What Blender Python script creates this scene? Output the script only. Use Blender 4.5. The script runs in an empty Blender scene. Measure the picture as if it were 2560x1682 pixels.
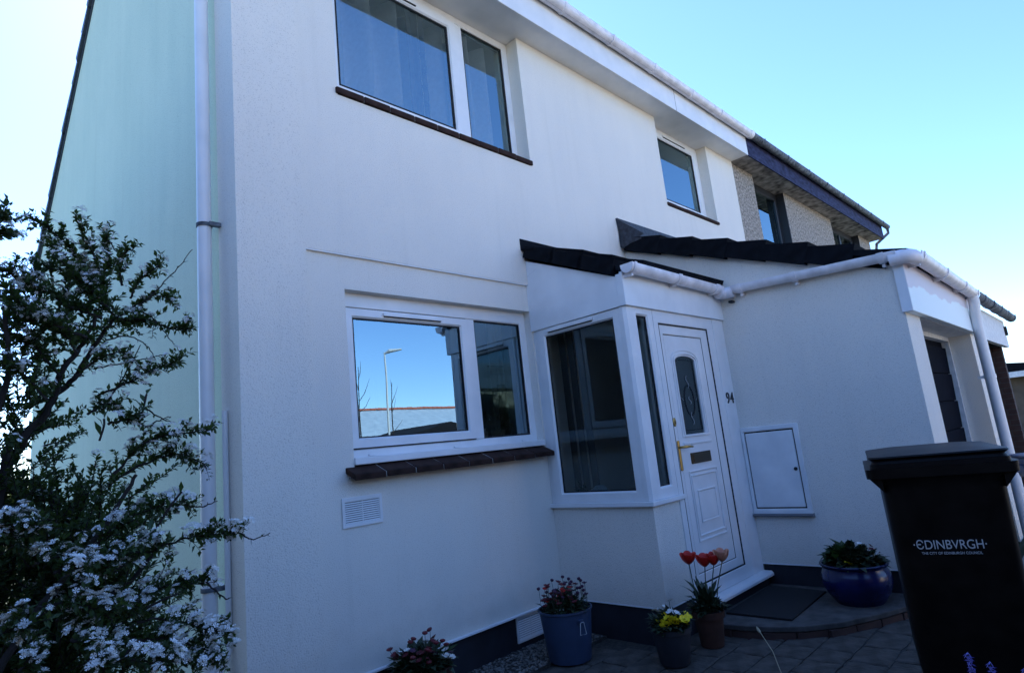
import bpy, bmesh, math, random
from math import radians, sin, cos, pi
from mathutils import Vector, Matrix
rnd = random.Random(7)
sc = bpy.context.scene
C = bpy.data.collections.new('scene'); sc.collection.children.link(C)

# ------------------------------------------------------------------ camera
cam = bpy.data.cameras.new('camera'); cam.sensor_width = 36.0
cam.lens = 36.0 * 1530.34 / 2560.0
cam.clip_start = 0.05; cam.clip_end = 2000
co = bpy.data.objects.new('camera', cam); C.objects.link(co)
yaw, pit, rol = radians(46.0926), radians(10.3409), radians(-6.0884)
fw = Vector((sin(yaw)*cos(pit), cos(yaw)*cos(pit), sin(pit)))
r0 = Vector((cos(yaw), -sin(yaw), 0)); u0 = r0.cross(fw)
rr = cos(rol)*r0 + sin(rol)*u0; uu = -sin(rol)*r0 + cos(rol)*u0
co.matrix_world = Matrix(((rr.x, uu.x, -fw.x, 0), (rr.y, uu.y, -fw.y, -3.6), (rr.z, uu.z, -fw.z, 1.55), (0, 0, 0, 1)))
sc.camera = co
# ------------------------------------------------------------------ sky, sun, exposure
SUN_AZ, SUN_EL = radians(16.4), radians(42)
w = bpy.data.worlds.new('World'); sc.world = w; w.use_nodes = True
nt = w.node_tree; nt.nodes.clear()
sky = nt.nodes.new('ShaderNodeTexSky'); sky.sky_type = 'NISHITA'; sky.sun_disc = False
sky.sun_elevation = SUN_EL; sky.sun_rotation = SUN_AZ
sky.air_density = 1.0; sky.dust_density = 0.15; sky.ozone_density = 4.0; sky.altitude = 0
bg = nt.nodes.new('ShaderNodeBackground'); bg.inputs['Strength'].default_value = 0.128
ow = nt.nodes.new('ShaderNodeOutputWorld')
tint = nt.nodes.new('ShaderNodeMix'); tint.data_type = 'RGBA'; tint.blend_type = 'MULTIPLY'; tint.inputs['Factor'].default_value = 1
tint.inputs['B'].default_value = (.79, .915, 1.14, 1)   # the photograph's cold white balance, even over the whole sky
nt.links.new(sky.outputs[0], tint.inputs['A']); nt.links.new(tint.outputs['Result'], bg.inputs['Color']); nt.links.new(bg.outputs[0], ow.inputs[0])
sl = bpy.data.lights.new('sun', 'SUN'); sl.energy = 4.8; sl.angle = radians(0.53); sl.color = (1.0, 0.95, 0.86)
so = bpy.data.objects.new('sun', sl); C.objects.link(so)
sdir = Vector((sin(SUN_AZ)*cos(SUN_EL), cos(SUN_AZ)*cos(SUN_EL), sin(SUN_EL)))
so.rotation_euler = sdir.to_track_quat('Z', 'Y').to_euler(); so.location = (0, 0, 30)
vs = sc.view_settings
sc.display_settings.display_device = 'sRGB'
vs.view_transform = 'Standard'; vs.look = 'None'; vs.gamma = 1.0; vs.use_curve_mapping = False
vs.exposure = 1.60
sc.cycles.use_denoising = True
sc.cycles.max_bounces = 8; sc.cycles.transparent_max_bounces = 12

# ------------------------------------------------------------------ materials
MATS = {}
def mat(name, col, rough=0.6, spec=0.5, metal=0.0, var=0.0, vscale=6.0, bump=0.0, bscale=120.0, col2=None, vdetail=4.0, dist=0.002, coat=0.0, stretch=None):
    if name in MATS: return MATS[name]
    m = bpy.data.materials.new(name); m.use_nodes = True; t = m.node_tree; p = t.nodes['Principled BSDF']
    p.inputs['Roughness'].default_value = rough; p.inputs['Metallic'].default_value = metal
    p.inputs['Specular IOR Level'].default_value = spec; p.inputs['Coat Weight'].default_value = coat
    p.inputs['Base Color'].default_value = (*col, 1)
    tc = t.nodes.new('ShaderNodeTexCoord'); src = tc.outputs['Object']
    if stretch:
        mp = t.nodes.new('ShaderNodeMapping'); mp.inputs['Scale'].default_value = stretch
        t.links.new(src, mp.inputs['Vector']); vsrc = mp.outputs[0]
    else: vsrc = src
    if var > 0 or col2:
        n = t.nodes.new('ShaderNodeTexNoise'); n.inputs['Scale'].default_value = vscale; n.inputs['Detail'].default_value = vdetail
        t.links.new(vsrc, n.inputs['Vector'])
        r = t.nodes.new('ShaderNodeValToRGB')
        a = col if col2 else tuple(max(0, c*(1-var)) for c in col); b = col2 if col2 else tuple(min(1, c*(1+var)) for c in col)
        r.color_ramp.elements[0].position = 0.3; r.color_ramp.elements[1].position = 0.7
        r.color_ramp.elements[0].color = (*a, 1); r.color_ramp.elements[1].color = (*b, 1)
        t.links.new(n.outputs['Fac'], r.inputs['Fac']); t.links.new(r.outputs[0], p.inputs['Base Color'])
    if bump > 0:
        n2 = t.nodes.new('ShaderNodeTexNoise'); n2.inputs['Scale'].default_value = bscale; n2.inputs['Detail'].default_value = 3
        t.links.new(src, n2.inputs['Vector'])
        bp = t.nodes.new('ShaderNodeBump'); bp.inputs['Strength'].default_value = bump; bp.inputs['Distance'].default_value = dist
        t.links.new(n2.outputs['Fac'], bp.inputs['Height']); t.links.new(bp.outputs[0], p.inputs['Normal'])
    MATS[name] = m; return m

def render_mat(name, col, stain):
    """painted fine render: grain relief, faint cloudy soiling and vertical runs"""
    m = bpy.data.materials.new(name); m.use_nodes = True; t = m.node_tree; p = t.nodes['Principled BSDF']
    p.inputs['Roughness'].default_value = 0.9; p.inputs['Specular IOR Level'].default_value = 0.2
    tc = t.nodes.new('ShaderNodeTexCoord')
    n1 = t.nodes.new('ShaderNodeTexNoise'); n1.inputs['Scale'].default_value = 1.1; n1.inputs['Detail'].default_value = 5
    t.links.new(tc.outputs['Object'], n1.inputs['Vector'])
    mp = t.nodes.new('ShaderNodeMapping'); mp.inputs['Scale'].default_value = (2.6, 2.6, .6)
    t.links.new(tc.outputs['Object'], mp.inputs['Vector'])
    n2 = t.nodes.new('ShaderNodeTexNoise'); n2.inputs['Scale'].default_value = 1.6; n2.inputs['Detail'].default_value = 4
    t.links.new(mp.outputs[0], n2.inputs['Vector'])
    n3 = t.nodes.new('ShaderNodeTexNoise'); n3.inputs['Scale'].default_value = 160; n3.inputs['Detail'].default_value = 2
    t.links.new(tc.outputs['Object'], n3.inputs['Vector'])
    ad = t.nodes.new('ShaderNodeMath'); ad.operation = 'ADD'; t.links.new(n1.outputs['Fac'], ad.inputs[0]); t.links.new(n2.outputs['Fac'], ad.inputs[1])
    r = t.nodes.new('ShaderNodeMapRange'); r.inputs['From Min'].default_value = .7; r.inputs['From Max'].default_value = 1.3
    t.links.new(ad.outputs[0], r.inputs['Value'])
    mx = t.nodes.new('ShaderNodeMix'); mx.data_type = 'RGBA'
    mx.inputs['A'].default_value = (*col, 1); mx.inputs['B'].default_value = (*[c*s for c, s in zip(col, stain)], 1)
    t.links.new(r.outputs[0], mx.inputs['Factor'])
    sp = t.nodes.new('ShaderNodeMapRange'); sp.inputs['From Min'].default_value = .25; sp.inputs['From Max'].default_value = .42; sp.inputs['To Min'].default_value = .66
    t.links.new(n3.outputs['Fac'], sp.inputs['Value'])
    mu = t.nodes.new('ShaderNodeMix'); mu.data_type = 'RGBA'; mu.blend_type = 'MULTIPLY'; mu.inputs['Factor'].default_value = 1
    t.links.new(mx.outputs['Result'], mu.inputs['A']); t.links.new(sp.outputs[0], mu.inputs['B'])
    # rain runs and splash dirt, in patches of their own
    sx = t.nodes.new('ShaderNodeSeparateXYZ'); t.links.new(tc.outputs['Object'], sx.inputs[0])
    m2 = t.nodes.new('ShaderNodeMapping'); m2.inputs['Scale'].default_value = (11, 11, .55); t.links.new(tc.outputs['Object'], m2.inputs['Vector'])
    n4 = t.nodes.new('ShaderNodeTexNoise'); n4.inputs['Scale'].default_value = 1.0; n4.inputs['Detail'].default_value = 3; t.links.new(m2.outputs[0], n4.inputs['Vector'])
    st = t.nodes.new('ShaderNodeMapRange'); st.inputs['From Min'].default_value = .58; st.inputs['From Max'].default_value = .80; st.inputs['To Max'].default_value = .13; t.links.new(n4.outputs['Fac'], st.inputs['Value'])
    n5 = t.nodes.new('ShaderNodeTexNoise'); n5.inputs['Scale'].default_value = 6; n5.inputs['Detail'].default_value = 6; t.links.new(tc.outputs['Object'], n5.inputs['Vector'])
    zz = t.nodes.new('ShaderNodeMath'); zz.operation = 'MULTIPLY_ADD'; zz.inputs[1].default_value = -.5; t.links.new(n5.outputs['Fac'], zz.inputs[0]); t.links.new(sx.outputs['Z'], zz.inputs[2])
    sd_ = t.nodes.new('ShaderNodeMapRange'); sd_.inputs['From Min'].default_value = .02; sd_.inputs['From Max'].default_value = .34; sd_.inputs['To Min'].default_value = .35; sd_.inputs['To Max'].default_value = 0; t.links.new(zz.outputs[0], sd_.inputs['Value'])
    mxx = t.nodes.new('ShaderNodeMath'); mxx.operation = 'MAXIMUM'; t.links.new(st.outputs[0], mxx.inputs[0]); t.links.new(sd_.outputs[0], mxx.inputs[1])
    dm_ = t.nodes.new('ShaderNodeMix'); dm_.data_type = 'RGBA'; dm_.inputs['B'].default_value = (col[0]*.62, col[1]*.62, col[2]*.58, 1)
    t.links.new(mxx.outputs[0], dm_.inputs['Factor']); t.links.new(mu.outputs['Result'], dm_.inputs['A'])
    t.links.new(dm_.outputs['Result'], p.inputs['Base Color'])
    bp = t.nodes.new('ShaderNodeBump'); bp.inputs['Strength'].default_value = .8; bp.inputs['Distance'].default_value = .005
    t.links.new(n3.outputs['Fac'], bp.inputs['Height']); t.links.new(bp.outputs[0], p.inputs['Normal'])
    MATS[name] = m; return m

def glass_mat(name, ior, tint):
    m = bpy.data.materials.new(name); m.use_nodes = True; t = m.node_tree; t.nodes.clear()
    o = t.nodes.new('ShaderNodeOutputMaterial'); mx = t.nodes.new('ShaderNodeMixShader')
    tr = t.nodes.new('ShaderNodeBsdfTransparent'); tr.inputs[0].default_value = (*tint, 1)
    g = t.nodes.new('ShaderNodeBsdfGlossy'); g.inputs['Roughness'].default_value = 0.0; g.inputs['Color'].default_value = (.66, .91, 1, 1)
    f = t.nodes.new('ShaderNodeFresnel'); f.inputs['IOR'].default_value = ior
    tc = t.nodes.new('ShaderNodeTexCoord'); n = t.nodes.new('ShaderNodeTexNoise'); n.inputs['Scale'].default_value = 1.4
    bp = t.nodes.new('ShaderNodeBump'); bp.inputs['Strength'].default_value = .25; bp.inputs['Distance'].default_value = .004
    t.links.new(tc.outputs['Object'], n.inputs['Vector']); t.links.new(n.outputs['Fac'], bp.inputs['Height'])
    t.links.new(bp.outputs[0], g.inputs['Normal'])
    t.links.new(f.outputs[0], mx.inputs[0]); t.links.new(tr.outputs[0], mx.inputs[1]); t.links.new(g.outputs[0], mx.inputs[2]); t.links.new(mx.outputs[0], o.inputs[0])
    MATS[name] = m; return m

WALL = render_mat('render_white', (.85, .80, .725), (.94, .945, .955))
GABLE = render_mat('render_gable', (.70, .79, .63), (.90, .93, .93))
PVC = mat('white_upvc', (.74, .75, .76), rough=.35, col2=(.84, .84, .85), vscale=5, vdetail=9)
PAINT = mat('white_painted_board', (.80, .82, .84), rough=.45, var=.06, vscale=4, bump=.1, bscale=60)
OLDPAINT = mat('weathered_white_paint', (.62, .63, .64), rough=.7, col2=(.80, .81, .82), vscale=14, bump=.3, bscale=90)
GUT = mat('gutter_plastic', (.80, .77, .80), rough=.38, var=.16, vscale=9, bump=.08, bscale=200)
GUTOLD = mat('gutter_dirty', (.035, .042, .055), rough=.7, spec=.2, col2=(.19, .22, .25), vscale=16)
PLINTH = mat('plinth_paint', (.012, .014, .022), rough=.7, var=.3, vscale=8, bump=.4, bscale=140)
GASKET = mat('black_gasket', (.008, .008, .010), rough=.7)
GLASS = glass_mat('window_glass', 4.0, (.92, .95, .95))
GLASSD = glass_mat('porch_glass', 1.62, (.72, .78, .80))
SILL = mat('brown_sill_tile', (.040, .022, .018), rough=.85, spec=.12, var=.45, vscale=10, bump=.3, bscale=80)
MORTAR = mat('mortar', (.30, .29, .28), rough=.95, var=.2, vscale=30, bump=.4, bscale=160)
TILE = mat('black_roof_tile', (.006, .007, .010), rough=.9, spec=.12, var=.4, vscale=12, bump=.4, bscale=120)
VERGE = mat('blue_grey_roof_tile', (.045, .06, .09), rough=.55, var=.3, vscale=10, bump=.3, bscale=100)
LEAD = mat('lead_flashing', (.03, .034, .046), rough=.5, metal=.3, var=.5, vscale=25, bump=.4, bscale=40)
PEBBLE = mat('pebbledash', (.095, .080, .068), rough=.95, col2=(.54, .47, .40), vscale=26, vdetail=8, bump=1.0, bscale=70, dist=.012)
NFASCIA = mat('blue_grey_fascia', (.010, .011, .030), rough=.7, spec=.12, col2=(.045, .05, .12), vscale=7, stretch=(1, 1, 3))
NSOFFIT = mat('flaking_soffit', (.46, .44, .42), rough=.9, spec=.1, col2=(.06, .055, .055), vscale=7, vdetail=10, bump=.4, bscale=30)
NFRAME = mat('dark_window_frame', (.018, .02, .026), rough=.4)
ROOM = mat('room_wall', (.40, .39, .37), rough=.9)
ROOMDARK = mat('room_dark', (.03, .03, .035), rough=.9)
SHEER = mat('cream_curtain', (.90, .88, .82), rough=.95, var=.05, vscale=30)
DARKDOOR = mat('garage_door_panel', (.005, .0065, .013), rough=.9, spec=.06, var=.2, vscale=8)
BRICK = mat('dark_brick', (.05, .026, .022), rough=.9, col2=(.085, .045, .036), vscale=7, bump=.5, bscale=90)
STONE = mat('paving_stone', (.050, .044, .038), rough=.92, spec=.12, col2=(.11, .099, .088), vscale=9, vdetail=10, bump=.9, bscale=38, dist=.008)
STEPM = mat('step_slab', (.052, .050, .048), rough=.9, spec=.2, col2=(.105, .10, .096), vscale=11, vdetail=8, bump=.5, bscale=50, dist=.004)
JOINT = mat('joint_soil', (.042, .040, .036), rough=1, var=.5, vscale=40)
MATM = mat('door_mat', (.006, .0065, .008), rough=.95, bump=.8, bscale=260, dist=.004)
SOIL = mat('potting_soil', (.012, .009, .007), rough=1, bump=.8, bscale=70, dist=.01)
BRASS = mat('brass', (.62, .40, .13), rough=.3, metal=1.0)
BRONZE = mat('bronze', (.10, .075, .045), rough=.35, metal=.9)
BLACK = mat('black_plastic', (.006, .006, .007), rough=.4)
BINBROWN = mat('bin_brown_plastic', (.005, .0035, .003), rough=.4, spec=.14, col2=(.012, .009, .0075), vscale=11, vdetail=12, bump=.06, bscale=180)
BINLID = mat('bin_lid_plastic', (.007, .0050, .0048), rough=.45, spec=.18, var=.25, vscale=6)
BINBLUE = mat('bin_blue_plastic', (.012, .026, .085), rough=.4, spec=.4, var=.2, vscale=6)
LETTER = mat('printed_white', (.58, .58, .58), rough=.6)
NUMB = mat('number_metal', (.03, .03, .035), rough=.35, metal=.6)
TERRA = mat('terracotta', (.060, .022, .013), rough=.8, var=.25, vscale=10)
POTGREY = mat('dark_grey_pot', (.02, .024, .034), rough=.6, var=.2, vscale=8)
BUCKET = mat('blue_grey_enamel', (.032, .055, .11), rough=.5, var=.15, vscale=7)
GLAZE = mat('blue_glaze', (.004, .0075, .058), rough=.25, spec=.4, var=.5, vscale=6, coat=.25)
LEAFD = mat('leaf_dark', (.010, .022, .011), rough=.55, col2=(.028, .052, .020), vscale=16)
LEAFB = mat('leaf_shrub', (.018, .034, .013), rough=.5, spec=.35, col2=(.065, .105, .03), vscale=9)
LEAFG = mat('leaf_fresh', (.02, .05, .018), rough=.5, col2=(.045, .085, .03), vscale=20)
LEAFY = mat('leaf_yellow_green', (.10, .13, .015), rough=.6, col2=(.16, .18, .03), vscale=5)
BARK = mat('bark', (.018, .014, .012), rough=.9, var=.4, vscale=30, bump=.5, bscale=90)
BLOOM = mat('white_blossom', (.84, .84, .82), rough=.7, var=.12, vscale=40)
FARBROWN = mat('far_brown_wall', (.11, .085, .065), rough=.9, var=.2, vscale=4)
RED = mat('tulip_red', (.50, .008, .006), rough=.45, col2=(.60, .022, .008), vscale=18, stretch=(1, 1, .2))
PINK = mat('tulip_pink', (.62, .20, .13), rough=.5, col2=(.68, .34, .20), vscale=18, stretch=(1, 1, .2))
YEL = mat('primrose_yellow', (.85, .66, .01), rough=.55)
WHT = mat('primrose_white', (.72, .72, .68), rough=.55)
MAROON = mat('daisy_maroon', (.13, .010, .016), rough=.6, var=.3, vscale=40)
PURPLE = mat('wallflower_purple', (.055, .012, .04), rough=.6, var=.3, vscale=40)
VIOLET = mat('bluebell_violet', (.10, .08, .40), rough=.55, col2=(.22, .19, .55), vscale=60)
STRAW = mat('dry_stalk', (.30, .26, .17), rough=.8)
GRASS = mat('ground_grass', (.018, .030, .010), rough=1, col2=(.045, .06, .02), vscale=.8, vdetail=8, bump=.6, bscale=30, dist=.02)
ASPH = mat('asphalt', (.17, .155, .135), rough=.9, col2=(.24, .22, .19), vscale=3, vdetail=10, bump=.4, bscale=120)
GRAVEL = mat('gravel_stone', (.035, .034, .033), rough=.85, col2=(.22, .21, .19), vscale=30)
SLATE = mat('far_slate_roof', (.20, .26, .34), rough=.5, col2=(.28, .35, .44), vscale=3)  # sky sheen of the far roofs is put into this pale blue
REDRIDGE = mat('red_ridge_tile', (.30, .08, .05), rough=.8)
METERP = mat('meter_door_paint', (.70, .72, .74), rough=.5, col2=(.84, .85, .86), vscale=5, vdetail=8)
CREAM = mat('far_wall', (.74, .62, .46), rough=.9, var=.12, vscale=4)
STEEL = mat('galvanised_steel', (.50, .52, .54), rough=.6, metal=.3)
TIMBER = mat('dark_timber', (.045, .033, .026), rough=.85, col2=(.075, .055, .04), vscale=8, stretch=(1, 1, 12))

def translucent(m, col, fac):
    t = m.node_tree; o = [n for n in t.nodes if n.type == 'OUTPUT_MATERIAL'][0]; p = t.nodes['Principled BSDF']
    tr = t.nodes.new('ShaderNodeBsdfTranslucent'); tr.inputs[0].default_value = (*col, 1); mx = t.nodes.new('ShaderNodeMixShader'); mx.inputs[0].default_value = fac
    t.links.new(p.outputs[0], mx.inputs[1]); t.links.new(tr.outputs[0], mx.inputs[2]); t.links.new(mx.outputs[0], o.inputs[0])
translucent(LEAFB, (.06, .11, .015), .35); translucent(LEAFG, (.07, .13, .02), .3); translucent(BLOOM, (.6, .62, .55), .25)
# ------------------------------------------------------------------ mesh helpers
class MB:
    def __init__(s): s.v = []; s.f = []
    def add(s, vs_, fs_):
        o = len(s.v); s.v += [tuple(p) for p in vs_]; s.f += [tuple(i+o for i in f) for f in fs_]; return s
    def box(s, x0, x1, y0, y1, z0, z1):
        return s.add([(x, y, z) for x in (x0, x1) for y in (y0, y1) for z in (z0, z1)],
                     [(0, 1, 3, 2), (4, 6, 7, 5), (0, 4, 5, 1), (2, 3, 7, 6), (0, 2, 6, 4), (1, 5, 7, 3)])
    def prism(s, poly, fn, a, b):
        """poly of (p,q), extruded between a and b; fn(p,q,t) -> xyz"""
        n = len(poly)
        return s.add([fn(p, q, a) for p, q in poly] + [fn(p, q, b) for p, q in poly],
                     [tuple(range(n))[::-1], tuple(range(n, 2*n))] + [(i, (i+1) % n, n+(i+1) % n, n+i) for i in range(n)])
    def tube(s, pts, rad, seg=8, caps=True):
        pts = [Vector(p) for p in pts]; n = len(pts)
        if not hasattr(rad, '__len__'): rad = [rad]*n
        base = []; up = None
        for i, p in enumerate(pts):
            d = (pts[min(i+1, n-1)] - pts[max(i-1, 0)])
            d = d.normalized() if d.length > 1e-9 else Vector((0, 0, 1))
            if up is None: up = Vector((0, 0, 1)) if abs(d.z) < .9 else Vector((1, 0, 0))
            a = (up - d*up.dot(d)); a = a.normalized() if a.length > 1e-6 else d.orthogonal().normalized()
            up = a; b = d.cross(a)
            base.append([p + (a*cos(2*pi*k/seg) + b*sin(2*pi*k/seg))*rad[i] for k in range(seg)])
        vs_ = [q for ring in base for q in ring]
        fs_ = [(i*seg+k, i*seg+(k+1) % seg, (i+1)*seg+(k+1) % seg, (i+1)*seg+k) for i in range(n-1) for k in range(seg)]
        if caps: fs_ += [tuple(range(seg))[::-1], tuple((n-1)*seg+k for k in range(seg))]
        return s.add(vs_, fs_)
    def lathe(s, prof, cx, cy, seg=32, sx=1, sy=1):
        n = len(prof)
        vs_ = [(cx+r*cos(2*pi*k/seg)*sx, cy+r*sin(2*pi*k/seg)*sy, z) for r, z in prof for k in range(seg)]
        fs_ = [(i*seg+k, i*seg+(k+1) % seg, (i+1)*seg+(k+1) % seg, (i+1)*seg+k) for i in range(n-1) for k in range(seg)]
        fs_ += [tuple(range(seg))[::-1], tuple((n-1)*seg+k for k in range(seg))]
        return s.add(vs_, fs_)
    def ring(s, M, a0, a1, b0, b1, wl, wr, wb, wt, n0, n1, cham=0.0):
        """rectangular frame; members wl/wr/wb/wt; from depth n0 (back) to n1 (front), chamfered inner edge"""
        def loop(i, n, c=0): 
            if i: return [M(a0+wl-c, b0+wb-c, n), M(a1-wr+c, b0+wb-c, n), M(a1-wr+c, b1-wt+c, n), M(a0+wl-c, b1-wt+c, n)]
            return [M(a0, b0, n), M(a1, b0, n), M(a1, b1, n), M(a0, b1, n)]
        rings = [loop(0, n0), loop(0, n1), loop(1, n1, cham), loop(1, n1-cham*1.2), loop(1, n0)]
        vs_ = [p for L in rings for p in L]; fs_ = []
        for i in range(5):
            j = (i+1) % 5
            for k in range(4): fs_.append((i*4+k, i*4+(k+1) % 4, j*4+(k+1) % 4, j*4+k))
        return s.add(vs_, fs_)
    def mbox(s, M, a0, a1, b0, b1, n0, n1):
        return s.add([M(a, b, n) for a in (a0, a1) for b in (b0, b1) for n in (n0, n1)],
                     [(0, 1, 3, 2), (4, 6, 7, 5), (0, 4, 5, 1), (2, 3, 7, 6), (0, 2, 6, 4), (1, 5, 7, 3)])
    def wall(s, M, a0, a1, b0, b1, holes, n0, n1):
        A = sorted({a0, a1, *[h[i] for h in holes for i in (0, 1)]}); B = sorted({b0, b1, *[h[i] for h in holes for i in (2, 3)]})
        A = [a for a in A if a0 <= a <= a1]; B = [b for b in B if b0 <= b <= b1]
        inside = lambda i, j: 0 <= i < len(A)-1 and 0 <= j < len(B)-1 and not any(h[0] <= (A[i]+A[i+1])/2 <= h[1] and h[2] <= (B[j]+B[j+1])/2 <= h[3] for h in holes)
        idx = {}
        def vi(i, j, k):
            if (i, j, k) not in idx: idx[(i, j, k)] = len(s.v); s.v.append(tuple(M(A[i], B[j], (n0, n1)[k])))
            return idx[(i, j, k)]
        for i in range(len(A)-1):
            for j in range(len(B)-1):
                if not inside(i, j): continue
                for k in (0, 1): s.f.append((vi(i, j, k), vi(i+1, j, k), vi(i+1, j+1, k), vi(i, j+1, k)))
                if not inside(i-1, j): s.f.append((vi(i, j, 0), vi(i, j+1, 0), vi(i, j+1, 1), vi(i, j, 1)))
                if not inside(i+1, j): s.f.append((vi(i+1, j, 0), vi(i+1, j+1, 0), vi(i+1, j+1, 1), vi(i+1, j, 1)))
                if not inside(i, j-1): s.f.append((vi(i, j, 0), vi(i+1, j, 0), vi(i+1, j, 1), vi(i, j, 1)))
                if not inside(i, j+1): s.f.append((vi(i, j+1, 0), vi(i+1, j+1, 0), vi(i+1, j+1, 1), vi(i, j+1, 1)))
        return s
    def mesh(s, name, m, smooth=False, fix=True):
        me = bpy.data.meshes.new(name); me.from_pydata(s.v, [], s.f); me.validate()
        if fix:
            b = bmesh.new(); b.from_mesh(me); bmesh.ops.recalc_face_normals(b, faces=b.faces); b.to_mesh(me); b.free()
        me.materials.append(m)
        if smooth:
            for p in me.polygons: p.use_smooth = True
        me.update(); return me
ORG = {}
def org(o): return ORG.get(o, Vector((0, 0, 0)))
def link(name, me, parent=None, loc=None, rot=None, bevel=0, local=False):
    o = bpy.data.objects.new(name, me); C.objects.link(o)
    if parent is not None:
        o.parent = parent
        o.location = Vector(loc or (0, 0, 0)) if local else Vector(loc or (0, 0, 0)) - org(parent)
    elif loc: o.location = loc
    if rot: o.rotation_euler = rot
    ORG[o] = Vector((0, 0, 0)) if loc is None else Vector(loc)
    if bevel:
        b = o.modifiers.new('bevel', 'BEVEL'); b.width = bevel; b.segments = 2; b.limit_method = 'ANGLE'; b.angle_limit = radians(40)
    return o
def part(name, mb, m, parent=None, smooth=False, bevel=0, local=False, fix=True):
    return link(name, mb.mesh(name, m, smooth, fix), parent, bevel=bevel, local=local)
def smooth_by_angle(o, deg=40):
    me = o.data
    for p in me.polygons: p.use_smooth = True
    b = bmesh.new(); b.from_mesh(me)
    for e in b.edges:
        if len(e.link_faces) == 2 and e.calc_face_angle(0) > radians(deg): e.smooth = False
    b.to_mesh(me); b.free()
def tag(o, label, cat, group=None):
    o['label'] = label; o['category'] = cat
    if group: o['group'] = group
    return o
def thing(name, label, cat, loc, group=None, rz=0):
    o = bpy.data.objects.new(name, None); C.objects.link(o); o.location = loc; o.rotation_euler = (0, 0, rz); o.empty_display_size = .2
    ORG[o] = Vector(loc); return tag(o, label, cat, group)
def struct(o): o['kind'] = 'structure'; return o
def stuff(o): o['kind'] = 'stuff'; return o
def text_mesh(name, body, size, m, depth=.002):
    cu = bpy.data.curves.new(name, 'FONT'); cu.body = body; cu.size = size; cu.extrude = depth; cu.align_x = 'CENTER'; cu.align_y = 'CENTER'
    t = bpy.data.objects.new(name, cu); C.objects.link(t); dg = bpy.context.evaluated_depsgraph_get(); dg.update()
    me = bpy.data.meshes.new_from_object(t.evaluated_get(dg)); bpy.data.objects.remove(t); bpy.data.curves.remove(cu)
    me.name = name; me.materials.clear(); me.materials.append(m); return me
FR = lambda a, b, n: (a, -n, b)              # wall facing -Y: a = X, b = Z, n = towards the street
def SD(X): return lambda a, b, n: (X-n, a, b)  # wall facing -X: a = Y, b = Z
def trough(mb, p0, p1, r, t=.004, seg=12, side=(0, 1, 0)):
    """half-round gutter from p0 to p1 (rim level), side = horizontal across"""
    p0, p1, sd = Vector(p0), Vector(p1), Vector(side)
    prof = [(r*cos(pi+pi*k/seg), r*1.05*sin(pi+pi*k/seg)) for k in range(seg+1)]
    prof = [(-r, .012)] + prof + [(r, .012)]
    prof += [(x*(1-t/r*2), z*(1-t/r*2) if z < 0 else .012) for x, z in prof[::-1]]
    n = len(prof); V = []
    for P in (p0, p1): V += [P + sd*x + Vector((0, 0, z)) for x, z in prof]
    mb.add(V, [(i, (i+1) % n, n+(i+1) % n, n+i) for i in range(n)] + [tuple(range(n))[::-1], tuple(range(n, 2*n))])
def collar(mb, p, axis, r, wdt=.03, seg=14, side=(0, 1, 0)):
    """gutter joint / bracket: half-round strap"""
    a = Vector(axis); sd = Vector(side); V = []; p = Vector(p)
    for s_ in (-.5, .5):
        for R in (r+.001, r+.008):
            V += [p + a*(s_*wdt) + sd*(R*cos(pi*1.0+pi*k/seg)) + Vector((0, 0, R*1.05*sin(pi+pi*k/seg) + (.016 if k in (0, seg) else 0))) for k in range(seg+1)]
    n = seg+1; F = []
    for k in range(seg):
        F += [(k, k+1, n+k+1, n+k), (2*n+k, 2*n+k+1, 3*n+k+1, 3*n+k), (n+k, n+k+1, 3*n+k+1, 3*n+k), (k, k+1, 2*n+k+1, 2*n+k)]
    F += [(0, n, 3*n, 2*n), (seg, n+seg, 3*n+seg, 2*n+seg)]
    mb.add(V, F)
# ================================================================== SETTING
PAVE = mat('pale_concrete', (.30, .29, .27), rough=.9, col2=(.38, .37, .35), vscale=2, vdetail=8)
g = MB()
g.box(-150, 150, -150, 150, -.5, -.02)
struct(part('ground', g, GRASS))
struct(part('road', MB().box(-120, 120, -15.5, -9.5, -.1, .0), ASPH))
struct(part('pavement', MB().box(-120, 120, -9.5, -7.8, -.1, .10), PAVE))
struct(part('far_pavement', MB().box(-120, 120, -17.2, -15.5, -.1, .10), PAVE))
# raised terrace (where the bins stand and the photographer stood)
tr = MB(); tr.prism([(-4, -2.75), (3.0, -2.75), (3.3, -2.58), (4.5, -2.58), (4.5, -7.6), (-4, -7.6)], lambda p, q, t: (p, q, t), -.1, .2)
struct(part('terrace', tr, STONE))
struct(part('driveway', MB().box(4.55, 9.6, -7.6, -2.62, -.1, .03), ASPH))
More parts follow.
